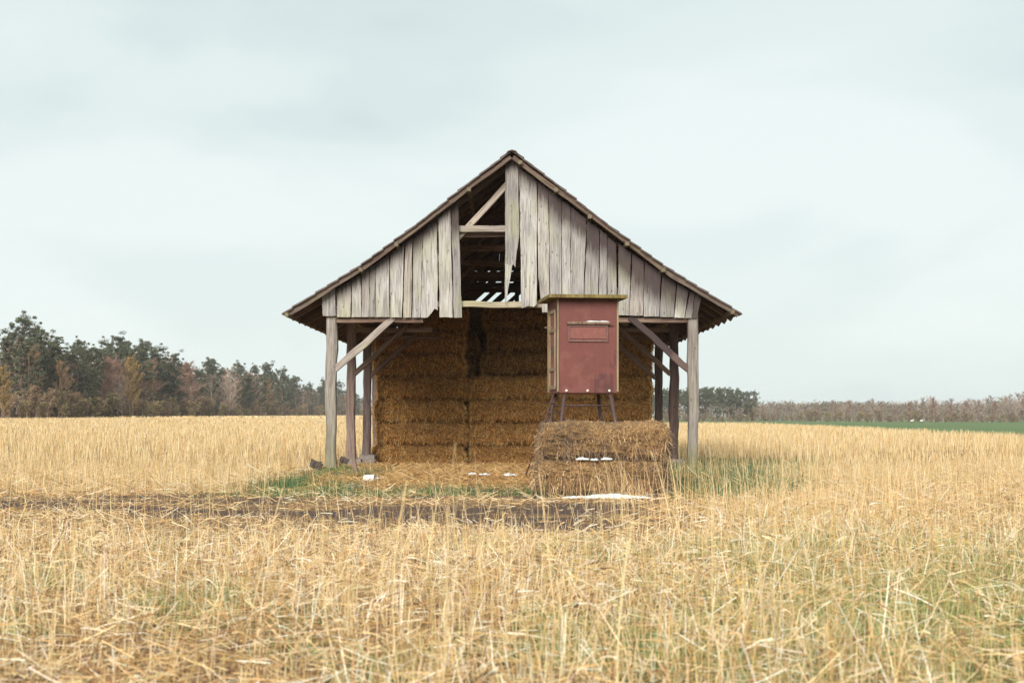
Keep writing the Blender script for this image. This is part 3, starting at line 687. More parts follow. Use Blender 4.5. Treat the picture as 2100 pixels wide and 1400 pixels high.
# ------------------------------------------------------------------ straw bales
BL, BD, BH = 2.9, 1.25, .745
def bale_meshes(seed, cols, wts, weather=0.0, L=BL, D=BD, H=BH-.012, nst=9000, rough=.075, slen=(.05, .21), droop=.3, top_n=.12, wd=.0115):
    r_ = np.random.default_rng(seed)
    import bmesh
    bm = bmesh.new(); bmesh.ops.create_cube(bm, size=1)
    bmesh.ops.subdivide_edges(bm, edges=bm.edges[:], cuts=13, use_grid_fill=True)
    ph = r_.random(6)*6
    for v in bm.verts:
        x, y, z = v.co*2
        # superellipse rounding, then sag and lumps
        k = (abs(x)**9+abs(y)**9+abs(z)**5)**(1/7.5)
        k = max(k, 1e-3); s_ = max(abs(x), abs(y), abs(z))/k if k > 1 else 1
        p = Vector((x*L/2*(1-.03*(abs(z)**4)), y*D/2*(1-.24*abs(z)**5-.07*math.exp(-(z/.12)**2)+.025*math.sin(x*17+ph[4])), z*H/2*(1-.09*abs(y)**6-.05*abs(x)**10)))
        nn = Vector((x**7, y**7, z**7)); nn.normalize() if nn.length > 0 else None
        lump = math.sin(x*5+ph[0])*math.cos(z*2+ph[1])+.6*math.sin(x*13+ph[2]+z*2)+.5*math.sin(y*6+ph[3])
        p += nn*(rough*.45*lump+rough*.5*r_.normal()*.5)
        v.co = p
    bmesh.ops.recalc_face_normals(bm, faces=bm.faces)
    me = bpy.data.meshes.new('bale_body'); bm.to_mesh(me)
    # fibres on the surface
    fc = [f for f in bm.faces]; ar = np.array([f.calc_area()*(top_n if abs(f.normal.z) > .7 else 1.0)*(.35 if f.normal.y > .6 else 1) for f in fc]); pr = ar/ar.sum()
    ii = r_.choice(len(fc), nst, p=pr)
    P = []; Nn = []
    for i in ii:
        f = fc[i]; vv = [v.co for v in f.verts]; a, b_ = r_.random(2)
        p = (vv[0]*(1-a)+vv[1]*a)*(1-b_)+(vv[3]*(1-a)+vv[2]*a)*b_
        P.append(p[:]); Nn.append(f.normal[:])
    bm.free()
    P = np.array(P); Nn = np.array(Nn); n = nst
    a = r_.random(n)*2*np.pi; rnd = r_.normal(0, 1, (n, 3)); tang = rnd-Nn*(rnd*Nn).sum(1, keepdims=True); tang /= np.linalg.norm(tang, axis=1, keepdims=True)
    vert = np.array([0, 0, -1.])-Nn*(-Nn[:, 2:3]); vert /= np.linalg.norm(vert, axis=1, keepdims=True)+.2
    d = tang*.45+vert*r_.choice([-1, 1], n, p=[.38, .62])[:, None]*.9+Nn*(.12+.45*r_.random(n))[:, None]
    Ln = (slen[0]+(slen[1]-slen[0])*r_.random(n)**1.5)*(1-.55*np.clip(np.abs(P[:, 2])/(H/2), 0, 1)**4)
    cols = np.array(cols); ci = r_.choice(len(cols), n, p=np.array(wts)/sum(wts)); c = np.clip(cols[ci]*(1+.2*r_.normal(0, 1, (n, 1))), .005, .9)
    if weather:
        wn = S(fbm(P[:, 0]+seed, P[:, 2]*1.3+P[:, 1], .38, 71)+.22*np.clip(P[:, 2]/H, -.5, .5), .42, .62)*weather
        c = c*(1-wn[:, None])+c.mean(1, keepdims=True)*np.array([.62, .44, .31])*wn[:, None]
        fl = S(vn(P[:, 0], P[:, 2]*.12, .075, 73), .62, .8)*(P[:, 2] < .12)       # paler vertical flakes
        c = c*(1+.5*fl[:, None])
    c = np.clip(c, .005, .9)
    bd = np.stack([r_.normal(0, .02, n), r_.normal(0, .02, n), -droop*Ln*r_.random(n)], 1)
    # one ribbon per fibre, shorter near the top and bottom edge
    v_, f_, c_ = ribbons(P-Nn*.01, d, Ln, wd*(.6+.8*r_.random(n)), bd, c, 2, .6)
    me2 = npmesh('bale_straw', v_, f_, c_)
    return me, me2
BC = [(.80, .45, .16), (.86, .53, .22), (.64, .33, .11), (.88, .66, .36), (.24, .11, .04)]
BW = (4, 3, 3, 1, 1.6)
protos = [bale_meshes(100+i, [tuple(v*(1.12, .86, 1.0, .94)[i] for v in c_) for c_ in BC], BW) for i in range(4)]
WC = [(.42, .28, .15), (.54, .38, .21), (.30, .18, .10), (.68, .52, .32), (.17, .10, .06), (.50, .31, .12)]
wproto = [bale_meshes(200+i, WC, (3, 3, 4, 1.8, 3.5, 2), .9, L=2.24, D=1.15, H=(.69, .66)[i], nst=15000, rough=.07, slen=(.04, .19), droop=.6, top_n=.8, wd=.0105) for i in range(2)]
def bale(x, y, z, pr, label, group, core=None, rz=0, sx=1.0):
    b0 = link('straw_bale', pr[0], core or M_balecore); b0.location = (x, y, z)
    b0.rotation_euler = (0, 0, rz); b0.scale = (sx, 1, 1)
    tag(b0, label, 'straw bale', group)
    s0 = link('loose_straw', pr[1], M_bale, b0)
    return b0
G0 = 'straw bales stacked inside the barn'
ordn = ['bottom', 'second', 'third', 'fourth', 'fifth', 'sixth', 'seventh']
k_ = 0
def column(xc, yf, n, where, shared=None, dx=0.0):
    global k_
    base = .02+float(gz(xc, yf+.6))
    for i in range(n):
        pos = 'bottom' if i == 0 else ('top' if i == n-1 else ordn[i])
        lab = shared or f'{pos} brown straw bale in the {where} of the barn' + (' from the floor' if 0 < i < n-1 else '')
        jx = rng.normal(0, .05)+(.04 if i % 2 else -.03); jy = rng.normal(0, .05)
        bale(xc+jx, yf+BD/2+jy, base+BH*.5+i*BH*.995, protos[(k_*7+i*3) % 4], lab, G0, rz=rng.normal(0, .012), sx=.972+rng.normal(0, .006)); k_ += 1
column(-2.97, 45.55, 6, 'left front stack')
bale(-2.42, 45.6+BD/2, float(gz(-2.4, 46))+BH*6.5*.995, protos[1], 'topmost straw bale of the left front stack, tucked under the roof', G0, sx=.66)
column(.09, 45.7, 4, 'low middle stack')
column(3.05, 45.6, 6, 'right front stack')
BH0 = BH; BH = .775
column(.52, 47.75, 7, 'tall shaded middle stack')
BH = BH0
hid = 'straw bale in the dark rows at the rear of the barn'
column(-2.7, 48.0, 6, '', hid); column(-1.4, 49.6, 7, '', hid); column(1.6, 49.6, 7, '', hid)
# two weathered bales lying in front
bz = float(gz(1.6, 26))
bale(1.60, 25.75+.575, bz+.33, wproto[1], 'lower weathered straw bale lying on the ground in front of the barn', 'weathered bales in front of the barn', M_balecoref, sx=1.03)
bale(1.68, 25.92+.575, bz+.33+.66, wproto[0], 'upper weathered straw bale lying on another one below the red blind', 'weathered bales in front of the barn', M_balecoref)
bale(1.86, 27.25+.575, bz+.31+.66, wproto[1], 'straw bale just behind the upper weathered bale, its right end peeping out', 'weathered bales in front of the barn', M_balecoref)
bale(1.80, 27.2+.575, bz+.31, wproto[0], 'straw bale on the ground behind the lower weathered bale', 'weathered bales in front of the barn', M_balecoref)

# straw litter in the barn mouth
LC = [(.44, .26, .10), (.54, .34, .135), (.32, .175, .07), (.64, .46, .23), (.19, .10, .05)]
x = -4.7+9*rng.random(36000); y = 27.2+18.6*rng.random(36000)**.9
k = rng.random(len(x)) < S(y+1.2*(fbm(x, y, 1.0, 33)-.5), 27.5, 29.0)*S(x+.8*(fbm(x, y, .8, 34)-.5), -4.6, -3.9); x = x[k]; y = y[k]; n = len(x)
a = rng.random(n)*6.283; d = np.stack([np.cos(a), np.sin(a), rng.normal(.12, .22, n)], 1); L = .08+.26*rng.random(n)
pile = .10*fbm(x, y, 1.2, 36)+.12*fbm(x, y, .7, 37)*np.exp(-((y-45.5)/.5)**2)
v, f, c = ribbons(np.stack([x, y, gz(x, y)+pile*rng.random(n)], 1)-d*(L/2)[:, None]*np.array([1, 1, 0]), d, L, .010*(.6+.8*rng.random(n)), rng.normal(0, .03, (n, 3)), pal(n, LC, (4, 3, 3, 1.3, 1.5)), 2, .8)
tag(link('loose_straw', npmesh('loose_straw', v, f, c), M_straw), 'brown loose straw strewn over the ground at the barn mouth', 'loose straw', kind='stuff')

# ------------------------------------------------------------------ raised hunting blind
th = R(7); blind = empty('hunting_blind', (1.01, 31.0, 0), th)
tag(blind, 'dark red raised hunting blind on four steel legs in front of the barn', 'hunting blind')
W_, D_, Z0, Z1 = 1.30, 1.38, 1.98, 4.02
def bl(o):      # place in the blind's own frame
    o.parent = blind; return o
def lbox(name, c, s, mat, parent=None, bev=.004):
    import bmesh
    bm = bmesh.new(); bmesh.ops.create_cube(bm, size=1)
    for v in bm.verts: v.co = Vector((v.co.x*s[0], v.co.y*s[1], v.co.z*s[2]))
    if bev: bmesh.ops.bevel(bm, geom=list(bm.edges), offset=bev, segments=1, affect='EDGES')
    me = bpy.data.meshes.new(name); bm.to_mesh(me); bm.free()
    o = link(name, me, mat, parent or blind); o.location = Vector(c)-(Vector(parent.location) if parent else Vector((0, 0, 0)))
    return o
# front panel as a fine grid carrying its wear
nx_, nz_ = 110, 172
u, v_ = np.meshgrid(np.linspace(0, 1, nx_), np.linspace(0, 1, nz_)); PXX = u*W_; PZ = Z0+v_*(Z1-Z0)
base = np.array([.142, .044, .036]); colr = np.tile(base, (nz_, nx_, 1))
tone = .88+.24*fbm(u*9, v_*9, 2.3, 90)+.08*(vn(u*60, v_*3, 1, 91)-.5)
colr = colr*tone[..., None]
def stain_at(mask, tgt, amt):
    global colr
    mk = np.clip(mask*amt, 0, 1)[..., None]; colr = colr*(1-mk)+np.array(tgt)*mk
nf = fbm(u*22, v_*30, 1.0, 95); nst = vn(u*55, v_*9, 1.0, 97)
dk = (.075, .025, .026)
stain_at(S(u, .615, .625)*(1-S(u, .93, .95))*S(.165+.05*nst+.03*nf, v_, v_+.012), dk, .78)
stain_at(S(u, .605, .612)*(1-S(u, .63, .637))*(1-S(v_, .17, .19)), dk, .7)
stain_at(S(u, .86, .89)*(1-S(u, .97, .99))*S(v_, .24, .27)*(1-S(v_, .45, .50))*S(nst*.6+nf*.6, .5, .68), dk, .85)
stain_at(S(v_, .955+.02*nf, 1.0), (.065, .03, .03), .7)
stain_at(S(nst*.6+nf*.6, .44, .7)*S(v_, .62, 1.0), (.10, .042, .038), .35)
stain_at(S(nf, .66, .76)*S(v_, .9, .5), (.11, .04, .035), .6)
stain_at(S(vn(u*40, v_*1.4, 1.0, 99), .60, .85)*S(v_, .05, .9), (.12, .045, .04), .38)
stain_at(S(fbm(u*7, v_*9, 1.3, 101), .52, .7), (.20, .078, .062), .35)
stain_at(S(np.abs(v_-.752), .0035, .001), (.09, .035, .03), .7)
stain_at(S(np.abs(u-.495), .004, .001)*S(v_, .74, .76), (.10, .04, .035), .6)
stain_at((1-S(u, .0, .03)+S(u, .975, 1.0))*(nf > .35), (.08, .035, .03), .5)
stain_at(S(u, .42, .45)*(1-S(u, .57, .6))*S(np.abs(v_-.375), .006, .001), (.10, .035, .03), .5)
stain_at(S(np.abs((v_-.24)-(u-.33)*.9), .012, .004)*S(u, .30, .33)*(1-S(u, .38, .40)), (.09, .04, .03), .7)
V = np.stack([PXX, np.zeros_like(u), PZ], -1).reshape(-1, 3); V2 = V+np.array([0, .02, 0])
ii = np.arange(nx_*nz_).reshape(nz_, nx_)
Ff = np.stack([ii[:-1, :-1], ii[:-1, 1:], ii[1:, 1:], ii[1:, :-1]], -1).reshape(-1, 4)
me = npmesh('front_panel', np.concatenate([V, V2]), np.concatenate([Ff, Ff[:, ::-1]+len(V)]), np.concatenate([colr.reshape(-1, 3)]*2))
fp = link('front_panel', me, M_panel, blind)
lbox('side_panel', (.012, D_/2+.012, (Z0+Z1)/2), (.02, D_-.03, Z1-Z0), M_blindside)
lbox('side_panel', (W_-.012, D_/2+.012, (Z0+Z1)/2), (.02, D_-.03, Z1-Z0), M_blindside)
lbox('back_panel', (W_/2, D_-.01, (Z0+Z1)/2), (W_-.05, .02, Z1-Z0-.01), M_blindside)
lbox('floor', (W_/2, D_/2, Z0+.01), (W_-.04, D_-.05, .05), M_blindside)
rs_ = lbox('roof', (W_/2-.03, D_/2-.08, Z1+.045), (W_+.42, D_+.42, .075), M_roofedge)
for (cx_, cy_) in ((-.012, -.012), (W_+.013, .0), (-.014, D_), (W_+.012, D_)):
    lbox('corner_strip', (cx_, cy_, (Z0+Z1)/2+.01), (.04, .045, Z1-Z0-.02), M_trim)
# window flap with frame, drip ledge and snow
def fx(px): return (px-1145)/121*W_
def fz(py): return Z1-(py-612)/193*(Z1-Z0)
sh = lbox('window_flap', (fx(1206), -.012, fz(681)), (fx(1243)-fx(1168), .012, fz(668)-fz(694)), plain('flap_paint', (.145, .052, .043), (.215, .08, .066), 11, .65, .3, .1))
def sub(name, c, s, mat): return lbox(name, c, s, mat, sh)
x0, x1, z0, z1 = fx(1165), fx(1247), fz(698), fz(667)
sub('flap_frame', ((x0+x1)/2, -.022, z1), (x1-x0, .03, .045), M_shutter)
sub('flap_frame', ((x0+x1)/2, -.022, z0), (x1-x0, .03, .04), M_shutter)
sub('flap_frame', (x0+.018, -.022, (z0+z1)/2), (.036, .03, z1-z0-.046), M_shutter)
sub('flap_frame', (x1-.018, -.022, (z0+z1)/2), (.036, .03, z1-z0-.046), M_shutter)
sub('drip_ledge', (fx(1206), -.05, fz(661.5)), (fx(1250)-fx(1162), .09, .055), M_beam)
sub('latch', (fx(1253), -.03, fz(666.5)), (.12, .02, .02), M_dark)
for px in (1161.5, 1205, 1250):
    o_ = None
    import bmesh
    bm = bmesh.new(); bmesh.ops.create_uvsphere(bm, u_segments=14, v_segments=10, radius=.028); bm.transform(Matrix.Diagonal((1, .6, 1, 1)))
    for f_ in bm.faces: f_.smooth = True
    me = bpy.data.meshes.new('bolt_cap'); bm.to_mesh(me); bm.free()
    o_ = link('bolt_cap', me, M_knob, blind); o_.location = (fx(px), -.018, Z0+.045)
# door on the left side with pale frame
dr = lbox('door', (-.008, D_*.5, (Z0+Z1)/2-.06), (.02, D_*.55, 1.72), M_blindside)
zc = (Z0+Z1)/2-.06
for yy_ in (D_*.23, D_*.77): lbox('door_frame', (-.028, yy_, zc), (.03, .08, 1.72), M_trim, dr)
for zz_ in (zc+.84, zc+.42, zc-.44, zc-.84): lbox('door_frame', (-.031, D_*.5, zz_), (.03, D_*.54+.08, .08), M_trim, dr)
lbox('door_handle', (-.07, D_*.3, zc-.02), (.05, .05, .16), M_dark, dr)
lbox('door_latch', (-.10, D_*.55, zc+.50), (.18, .03, .03), M_trim, dr)
# legs, tubes
def P(x, y, z): return (x, y, z)
def ltube(name, a, b_, r, mat=M_steel, parent=None, r1=None):
    return tube2(name, a, b_, r, r1 or r, mat, parent or blind)
def tube2(name, p0, p1, r0, r1, mat, parent, n=10):
    p0 = Vector(p0); p1 = Vector(p1); L = (p1-p0).length; q = (p1-p0).to_track_quat('Z', 'Y')
    V = []; F = []
    for z, r in ((0, r0), (L, r1)):
        for k in range(n): V.append((r*math.cos(2*math.pi*k/n), r*math.sin(2*math.pi*k/n), z))
    for k in range(n): F.append((k, (k+1) % n, n+(k+1) % n, n+k))
    F.append(tuple(range(n-1, -1, -1))); F.append(tuple(range(n, 2*n)))
    me = bpy.data.meshes.new(name); me.from_pydata(V, [], F)
    for p in me.polygons[:n]: p.use_smooth = True
    o = link(name, me, mat, parent); o.rotation_mode = 'QUATERNION'; o.rotation_quaternion = q; o.location = p0
    return o
legs = {}
for key, (tx, ty, bx, by) in dict(fl=(.16, .08, -.14, -.12), fr=(1.16, .08, 1.50, -.12), bl_=(.12, D_-.1, -.16, D_+.2), br=(1.12, D_-.1, 1.38, D_+.2)).items():
    ltube('leg', (tx, ty, Z0), (bx, by, -.05), .042); legs[key] = (Vector((tx, ty, Z0)), Vector((bx, by, -.05)))
def lp(k, z):
    a, b_ = legs[k]; t_ = (z-a.z)/(b_.z-a.z); return a+(b_-a)*t_
for k1, k2 in (('fl', 'fr'), ('bl_', 'br'), ('fl', 'bl_'), ('fr', 'br')): ltube('cross_bar', lp(k1, 1.70), lp(k2, 1.70), .016)
ltube('diagonal_bar', lp('fr', 1.66), lp('fl', .55), .013); ltube('diagonal_bar', lp('bl_', 1.66), lp('br', .5), .013)
# ladder up to the door
ld0 = Vector((-.62, .90, .08)); ld1 = Vector((.0, .62, Z0)); hv = Vector((.13, .30, 0))
lad = ltube('ladder', ld0, ld1, .014)
r2_ = tube2('ladder_rail', Vector((0, 0, 0)), Vector((0, 0, (ld1-ld0).length)), .014, .014, M_steel, lad)
r2_.location = lad.rotation_quaternion.inverted() @ hv
for k in range(1, 8):
    rg_ = tube2('rung', (0, 0, 0), hv, .012, .012, M_steel, lad)
    rg_.rotation_quaternion = lad.rotation_quaternion.inverted() @ rg_.rotation_quaternion
    rg_.location = Vector((0, 0, (ld1-ld0).length*k/8))

# ------------------------------------------------------------------ small things on the ground
def snow(loc, sx, sy, h, label, seed, arch=0.0, clump_=1.0):
    r_ = np.random.default_rng(seed); n = 34; m_ = 12
    V = []; 
    for i in range(n+1):
        u_ = i/n*2-1; wv = max(0, 1-abs(u_)**2.4)**.6*(.72+.5*math.sin(u_*5+seed)*.35+.12*r_.normal())
        for j in range(m_+1):
            t_ = j/m_*2-1
            V.append((u_*sx, t_*sy*wv+arch*(1-u_*u_), h*wv*max(0, 1-t_*t_)**.7*(.8+.3*r_.random())-.012))
    ii = np.arange((n+1)*(m_+1)).reshape(n+1, m_+1)
    me = npmesh('snow_patch', np.array(V), np.stack([ii[:-1, :-1], ii[1:, :-1], ii[1:, 1:], ii[:-1, 1:]], -1).reshape(-1, 4), None, True)
    o = link('snow_patch', me, M_snow); o.location = loc; tag(o, label, 'snow patch', 'snow remnants'); md = o.modifiers.new('t', 'SOLIDIFY'); md.thickness = .02
    return o
snow((1.68, 25.15, float(gz(1.68, 25.1))+.03), .82, .20, .08, 'long melting snow strip on the ground in front of the lower bale', 1, .22)
snow((1.28, 25.86, .70), .13, .09, .05, 'small snow strip on the ledge between the bales, left one', 2)
snow((1.50, 25.84, .69), .08, .09, .04, 'small snow crumb between the two on the bale ledge', 12)
snow((1.72, 25.85, .70), .11, .09, .05, 'small snow strip on the ledge between the bales, right one', 3)
snow((-3.18, 28.9, float(gz(-3.2, 28.9))+.02), .22, .18, .07, 'snow patch on grass near the left mossy post footing', 4)
snow((-2.85, 30.8, float(gz(-2.8, 30.8))+.05), .13, .1, .05, 'little snow patch on straw right of the pale tipped container', 5)
snow((-.93, 32.6, float(gz(-.9, 32.6))+.07), .13, .12, .05, 'small snow patch on the straw floor, leftmost of three', 6)
snow((-.62, 32.3, float(gz(-.6, 32.3))+.07), .14, .12, .05, 'small snow patch on the straw floor, middle of three', 7)
snow((-.05, 32.0, float(gz(-.05, 32))+.07), .18, .14, .06, 'small snow patch on the straw floor near the ladder foot', 8)
snow((3.70, 32.5, float(gz(3.7, 32.5))+.04), .22, .18, .07, 'snow patch below the second right post beside the bales', 9)
snow((3.95, 30.4, float(gz(3.9, 30.4))+.05), .30, .12, .05, 'thin snow strip on grass below the mossy right footing', 10)
sn = snow((0, 0, 0), .27, .035, .03, 'snow lying on the ledge above the window flap of the red blind', 11)
sn.matrix_world = Matrix.Translation((1.01, 31.0, 0)) @ Matrix.Rotation(th, 4, 'Z') @ Matrix.Translation((fx(1225), -.05, fz(661.5)+.04))
# tipped pale container, stake, stones
def lathe(name, prof_, mat, parent=None, n=20):
    V = []; F = []
    for r, z in prof_:
        for k in range(n): V.append((r*math.cos(2*math.pi*k/n), r*math.sin(2*math.pi*k/n), z))
    for i in range(len(prof_)-1):
        for k in range(n): F.append((i*n+k, i*n+(k+1) % n, (i+1)*n+(k+1) % n, (i+1)*n+k))
    me = bpy.data.meshes.new(name); me.from_pydata(V, [], F)
    for p in me.polygons: p.use_smooth = True
    return link(name, me, mat, parent)
cn = lathe('container', [(0, 0), (.11, 0), (.125, .02), (.145, .3), (.155, .31), (.145, .32), (.13, .3), (.11, .03), (0, .03)], M_white)
cn.scale = (.62, .62, .75); cn.rotation_euler = (R(90), R(0), R(78)); cn.location = (-3.12, 30.0, float(gz(-3.1, 30))+.09); tag(cn, 'small pale tipped over container lying beside the mossy left footing', 'container')
st_ = beam('stake', (-3.55, 32.5, float(gz(-3.5, 32.5))-.05), (-3.62, 32.5, .50), .10, .09, M_beam, None, .004, 4); tag(st_, 'short leaning brown stake in front of the second left post', 'stake')
M_stone = plain('dark_stone', (.05, .04, .036), (.13, .105, .09), 7, .9, .1, .5, .02)
def stone(loc, s, label, mat=M_stone):
    import bmesh
    bm = bmesh.new(); bmesh.ops.create_cube(bm, size=1.7); bmesh.ops.subdivide_edges(bm, edges=bm.edges[:], cuts=2, use_grid_fill=True)
    for v in bm.verts: v.co = Vector((v.co.x*s[0], v.co.y*s[1], v.co.z*s[2]))*(1+rng.normal(0, .09))
    bm.transform(Matrix.Rotation(.4, 4, 'Y') @ Matrix.Rotation(.5, 4, 'Z'))
    me = bpy.data.meshes.new('stone'); bm.to_mesh(me); bm.free(); o = link('stone', me, mat); o.location = loc; tag(o, label, 'stone')
stone((-4.98, 36.2, .22), (.16, .13, .11), 'dark angular stone leaning on the left side of the front left post'); stone((-4.32, 36.6, .33), (.10, .10, .09), 'dark stone on the moss right of the front left post')
stone((-4.15, 36.3, .05), (.24, .2, .12), 'mossy green stone right of the front left post', M_footing)
# far small things
shed = empty('field_shed', (-91, 384, float(gz(-91, 384)))); tag(shed, 'tiny low red brown shed with pale end at the left wood edge', 'shed')
M_rb = plain('red_brown_wall', (.20, .08, .05), (.30, .14, .09), 4)
boxm('wall', (-91.6, 384, .65+.5), (2.6, 1.6, 1.0), M_rb, shed, 0, .02); boxm('pale_end', (-90.0, 383.4, .65+.55), (.9, 1.2, 1.1), M_white, shed, 0, .02); boxm('roof', (-90.2, 383.5, .65+1.22), (1.3, 1.6, .2), M_dark, shed, 0, .02)
boxm('slot', (-90.0, 382.78, .65+.75), (.9, .04, .25), M_dark, shed, 0, .0)
for k, (bx_, by_, lab) in enumerate(((76.5, 272, 'left of two tiny white birds standing on the green field'), (78.3, 272, 'right of two tiny white birds standing on the green field'))):
    import bmesh
    z_ = float(gz(bx_, by_)); bird = empty('bird', (bx_, by_, z_)); tag(bird, lab, 'bird', 'white birds on the green field')
    bm = bmesh.new()
    for (c_, s_) in (((0, 0, .42), (.30, .17, .17)), ((.24, 0, .55), (.07, .06, .16)), ((.29, 0, .70), (.08, .05, .05)), ((-.3, 0, .42), (.12, .07, .05))):
        m4 = Matrix.Translation(c_) @ Matrix.Diagonal((*s_, 1)); bmesh.ops.create_icosphere(bm, subdivisions=2, radius=1, matrix=m4)
    me = bpy.data.meshes.new('body'); bm.to_mesh(me); bm.free(); o_ = link('body', me, M_white, bird)
    md = o_.modifiers.new('r', 'REMESH'); md.mode = 'VOXEL'; md.voxel_size = .03
    for sgn in (-1, 1): tube('leg', (bx_, by_+sgn*.05, z_+.3), (bx_, by_+sgn*.05, z_-.02), .02, .015, M_dark, bird)
fpz = float(gz(75.6, 272)); p_ = beam('fence_post', (75.6, 272, fpz-.1), (75.6, 272, fpz+1.4), .2, .2, M_beam, None); tag(p_, 'dark short post on the green field left of the two white birds', 'post')

# ------------------------------------------------------------------ trees
def limbmesh(segs):
    """segs: list of (p0,p1,r0,r1) -> tapered 6-sided tubes in one mesh"""
    V = []; F = []; n = 6
    for p0, p1, r0, r1 in segs:
        p0 = Vector(p0); p1 = Vector(p1); d = (p1-p0)
        if d.length < 1e-5: continue
        q = d.to_track_quat('Z', 'Y'); o = len(V)
        for p, r in ((p0, r0), (p1, r1)):
            for k in range(n): V.append((p+q @ Vector((r*math.cos(k*math.pi/3), r*math.sin(k*math.pi/3), 0)))[:])
        for k in range(n): F.append((o+k, o+(k+1) % n, o+n+(k+1) % n, o+n+k))
    return V, F
def mk(V, F, name, smooth=True):
    return npmesh(name, np.array(V), np.array(F), None, smooth)
def foliage_quads(ctr, rad, n, size, col, r_):
    """n random small quads in ellipsoids"""
    m_ = len(ctr); i = r_.integers(0, m_, n); p = r_.normal(0, 1, (n, 3)); p /= np.linalg.norm(p, axis=1, keepdims=True)
    p *= (r_.random((n, 1))**.45); P_ = ctr[i]+p*rad[i]
    a = r_.normal(0, 1, (n, 3)); a /= np.linalg.norm(a, axis=1, keepdims=True); b_ = np.cross(a, r_.normal(0, 1, (n, 3))); b_ /= np.linalg.norm(b_, axis=1, keepdims=True)
    s_ = size*(.5+r_.random((n, 1))); 
    V = np.stack([P_-a*s_-b_*s_*.35, P_+a*s_-b_*s_*.35, P_+a*s_*.7+b_*s_*.4, P_-a*s_*.8+b_*s_*.3], 1)
    up = (p[:, 2:3])*.12+1
    ci = np.clip(col[r_.integers(0, len(col), n)]*(1+.18*r_.normal(0, 1, (n, 1)))*up, .01, .8)
    return V.reshape(-1, 3), np.arange(n*4).reshape(n, 4), np.repeat(ci, 4, 0)
PINE = np.array([(.095, .12, .068), (.06, .08, .05), (.15, .17, .085), (.08, .105, .068), (.17, .14, .09), (.04, .05, .035), (.14, .105, .075)])
def pine(seed, H=18, crown0=.35, spread=3.2, dens=1.0, lean=.02, flat=.8):
    r_ = np.random.default_rng(seed); segs = []; p = Vector((0, 0, 0)); K = 9; rad = .28*H/18
    pts = [p.copy()]; dx, dy = r_.normal(0, lean, 2)
    for k in range(K):
        p = p+Vector((dx*H/K+r_.normal(0, .08), dy*H/K+r_.normal(0, .08), H*.96/K)); pts.append(p.copy())
    for k in range(K): segs.append((pts[k], pts[k+1], rad*(1-k/K)**.8+.03, rad*(1-(k+1)/K)**.8+.03))
    ctr = []; rd = []
    nl = int(24*dens)
    for k in range(nl):
        t_ = crown0+(1-crown0)*(k+.5*r_.random())/nl; i_ = min(int(t_*K), K-1); base_ = pts[i_].lerp(pts[i_+1], t_*K-i_)
        prof_ = math.sin(min(1, (1-t_)/(1-crown0)*1.15+.18)*math.pi*.62)
        Lm = spread*prof_*(.55+.6*r_.random()); a_ = r_.random()*6.28+k*2.4; el = .15+.5*t_+r_.normal(0, .15)
        d_ = Vector((math.cos(a_)*math.cos(el), math.sin(a_)*math.cos(el), math.sin(el)*.8)); tip_ = base_+d_*Lm
        segs.append((base_, tip_, .07*H/18, .02))
        for q in range(6):
            s_ = .35+.14*q; c_ = base_.lerp(tip_, s_)+Vector(r_.normal(0, .5, 3)); ctr.append(c_[:]); rd.append(np.array((1.0, 1.0, flat*.9))*(.25+.5*r_.random())*(.8+.2*spread/3))
    ctr.append((pts[-1]+Vector((0, 0, .1)))[:]); rd.append(np.array((.8, .8, .7)))
    V, F = limbmesh(segs); tm = mk(V, F, 'trunk')
    v, f, c = foliage_quads(np.array(ctr), np.array(rd), int(10500*dens), .125, PINE, r_)
    return tm, npmesh('crown', v, f, c)
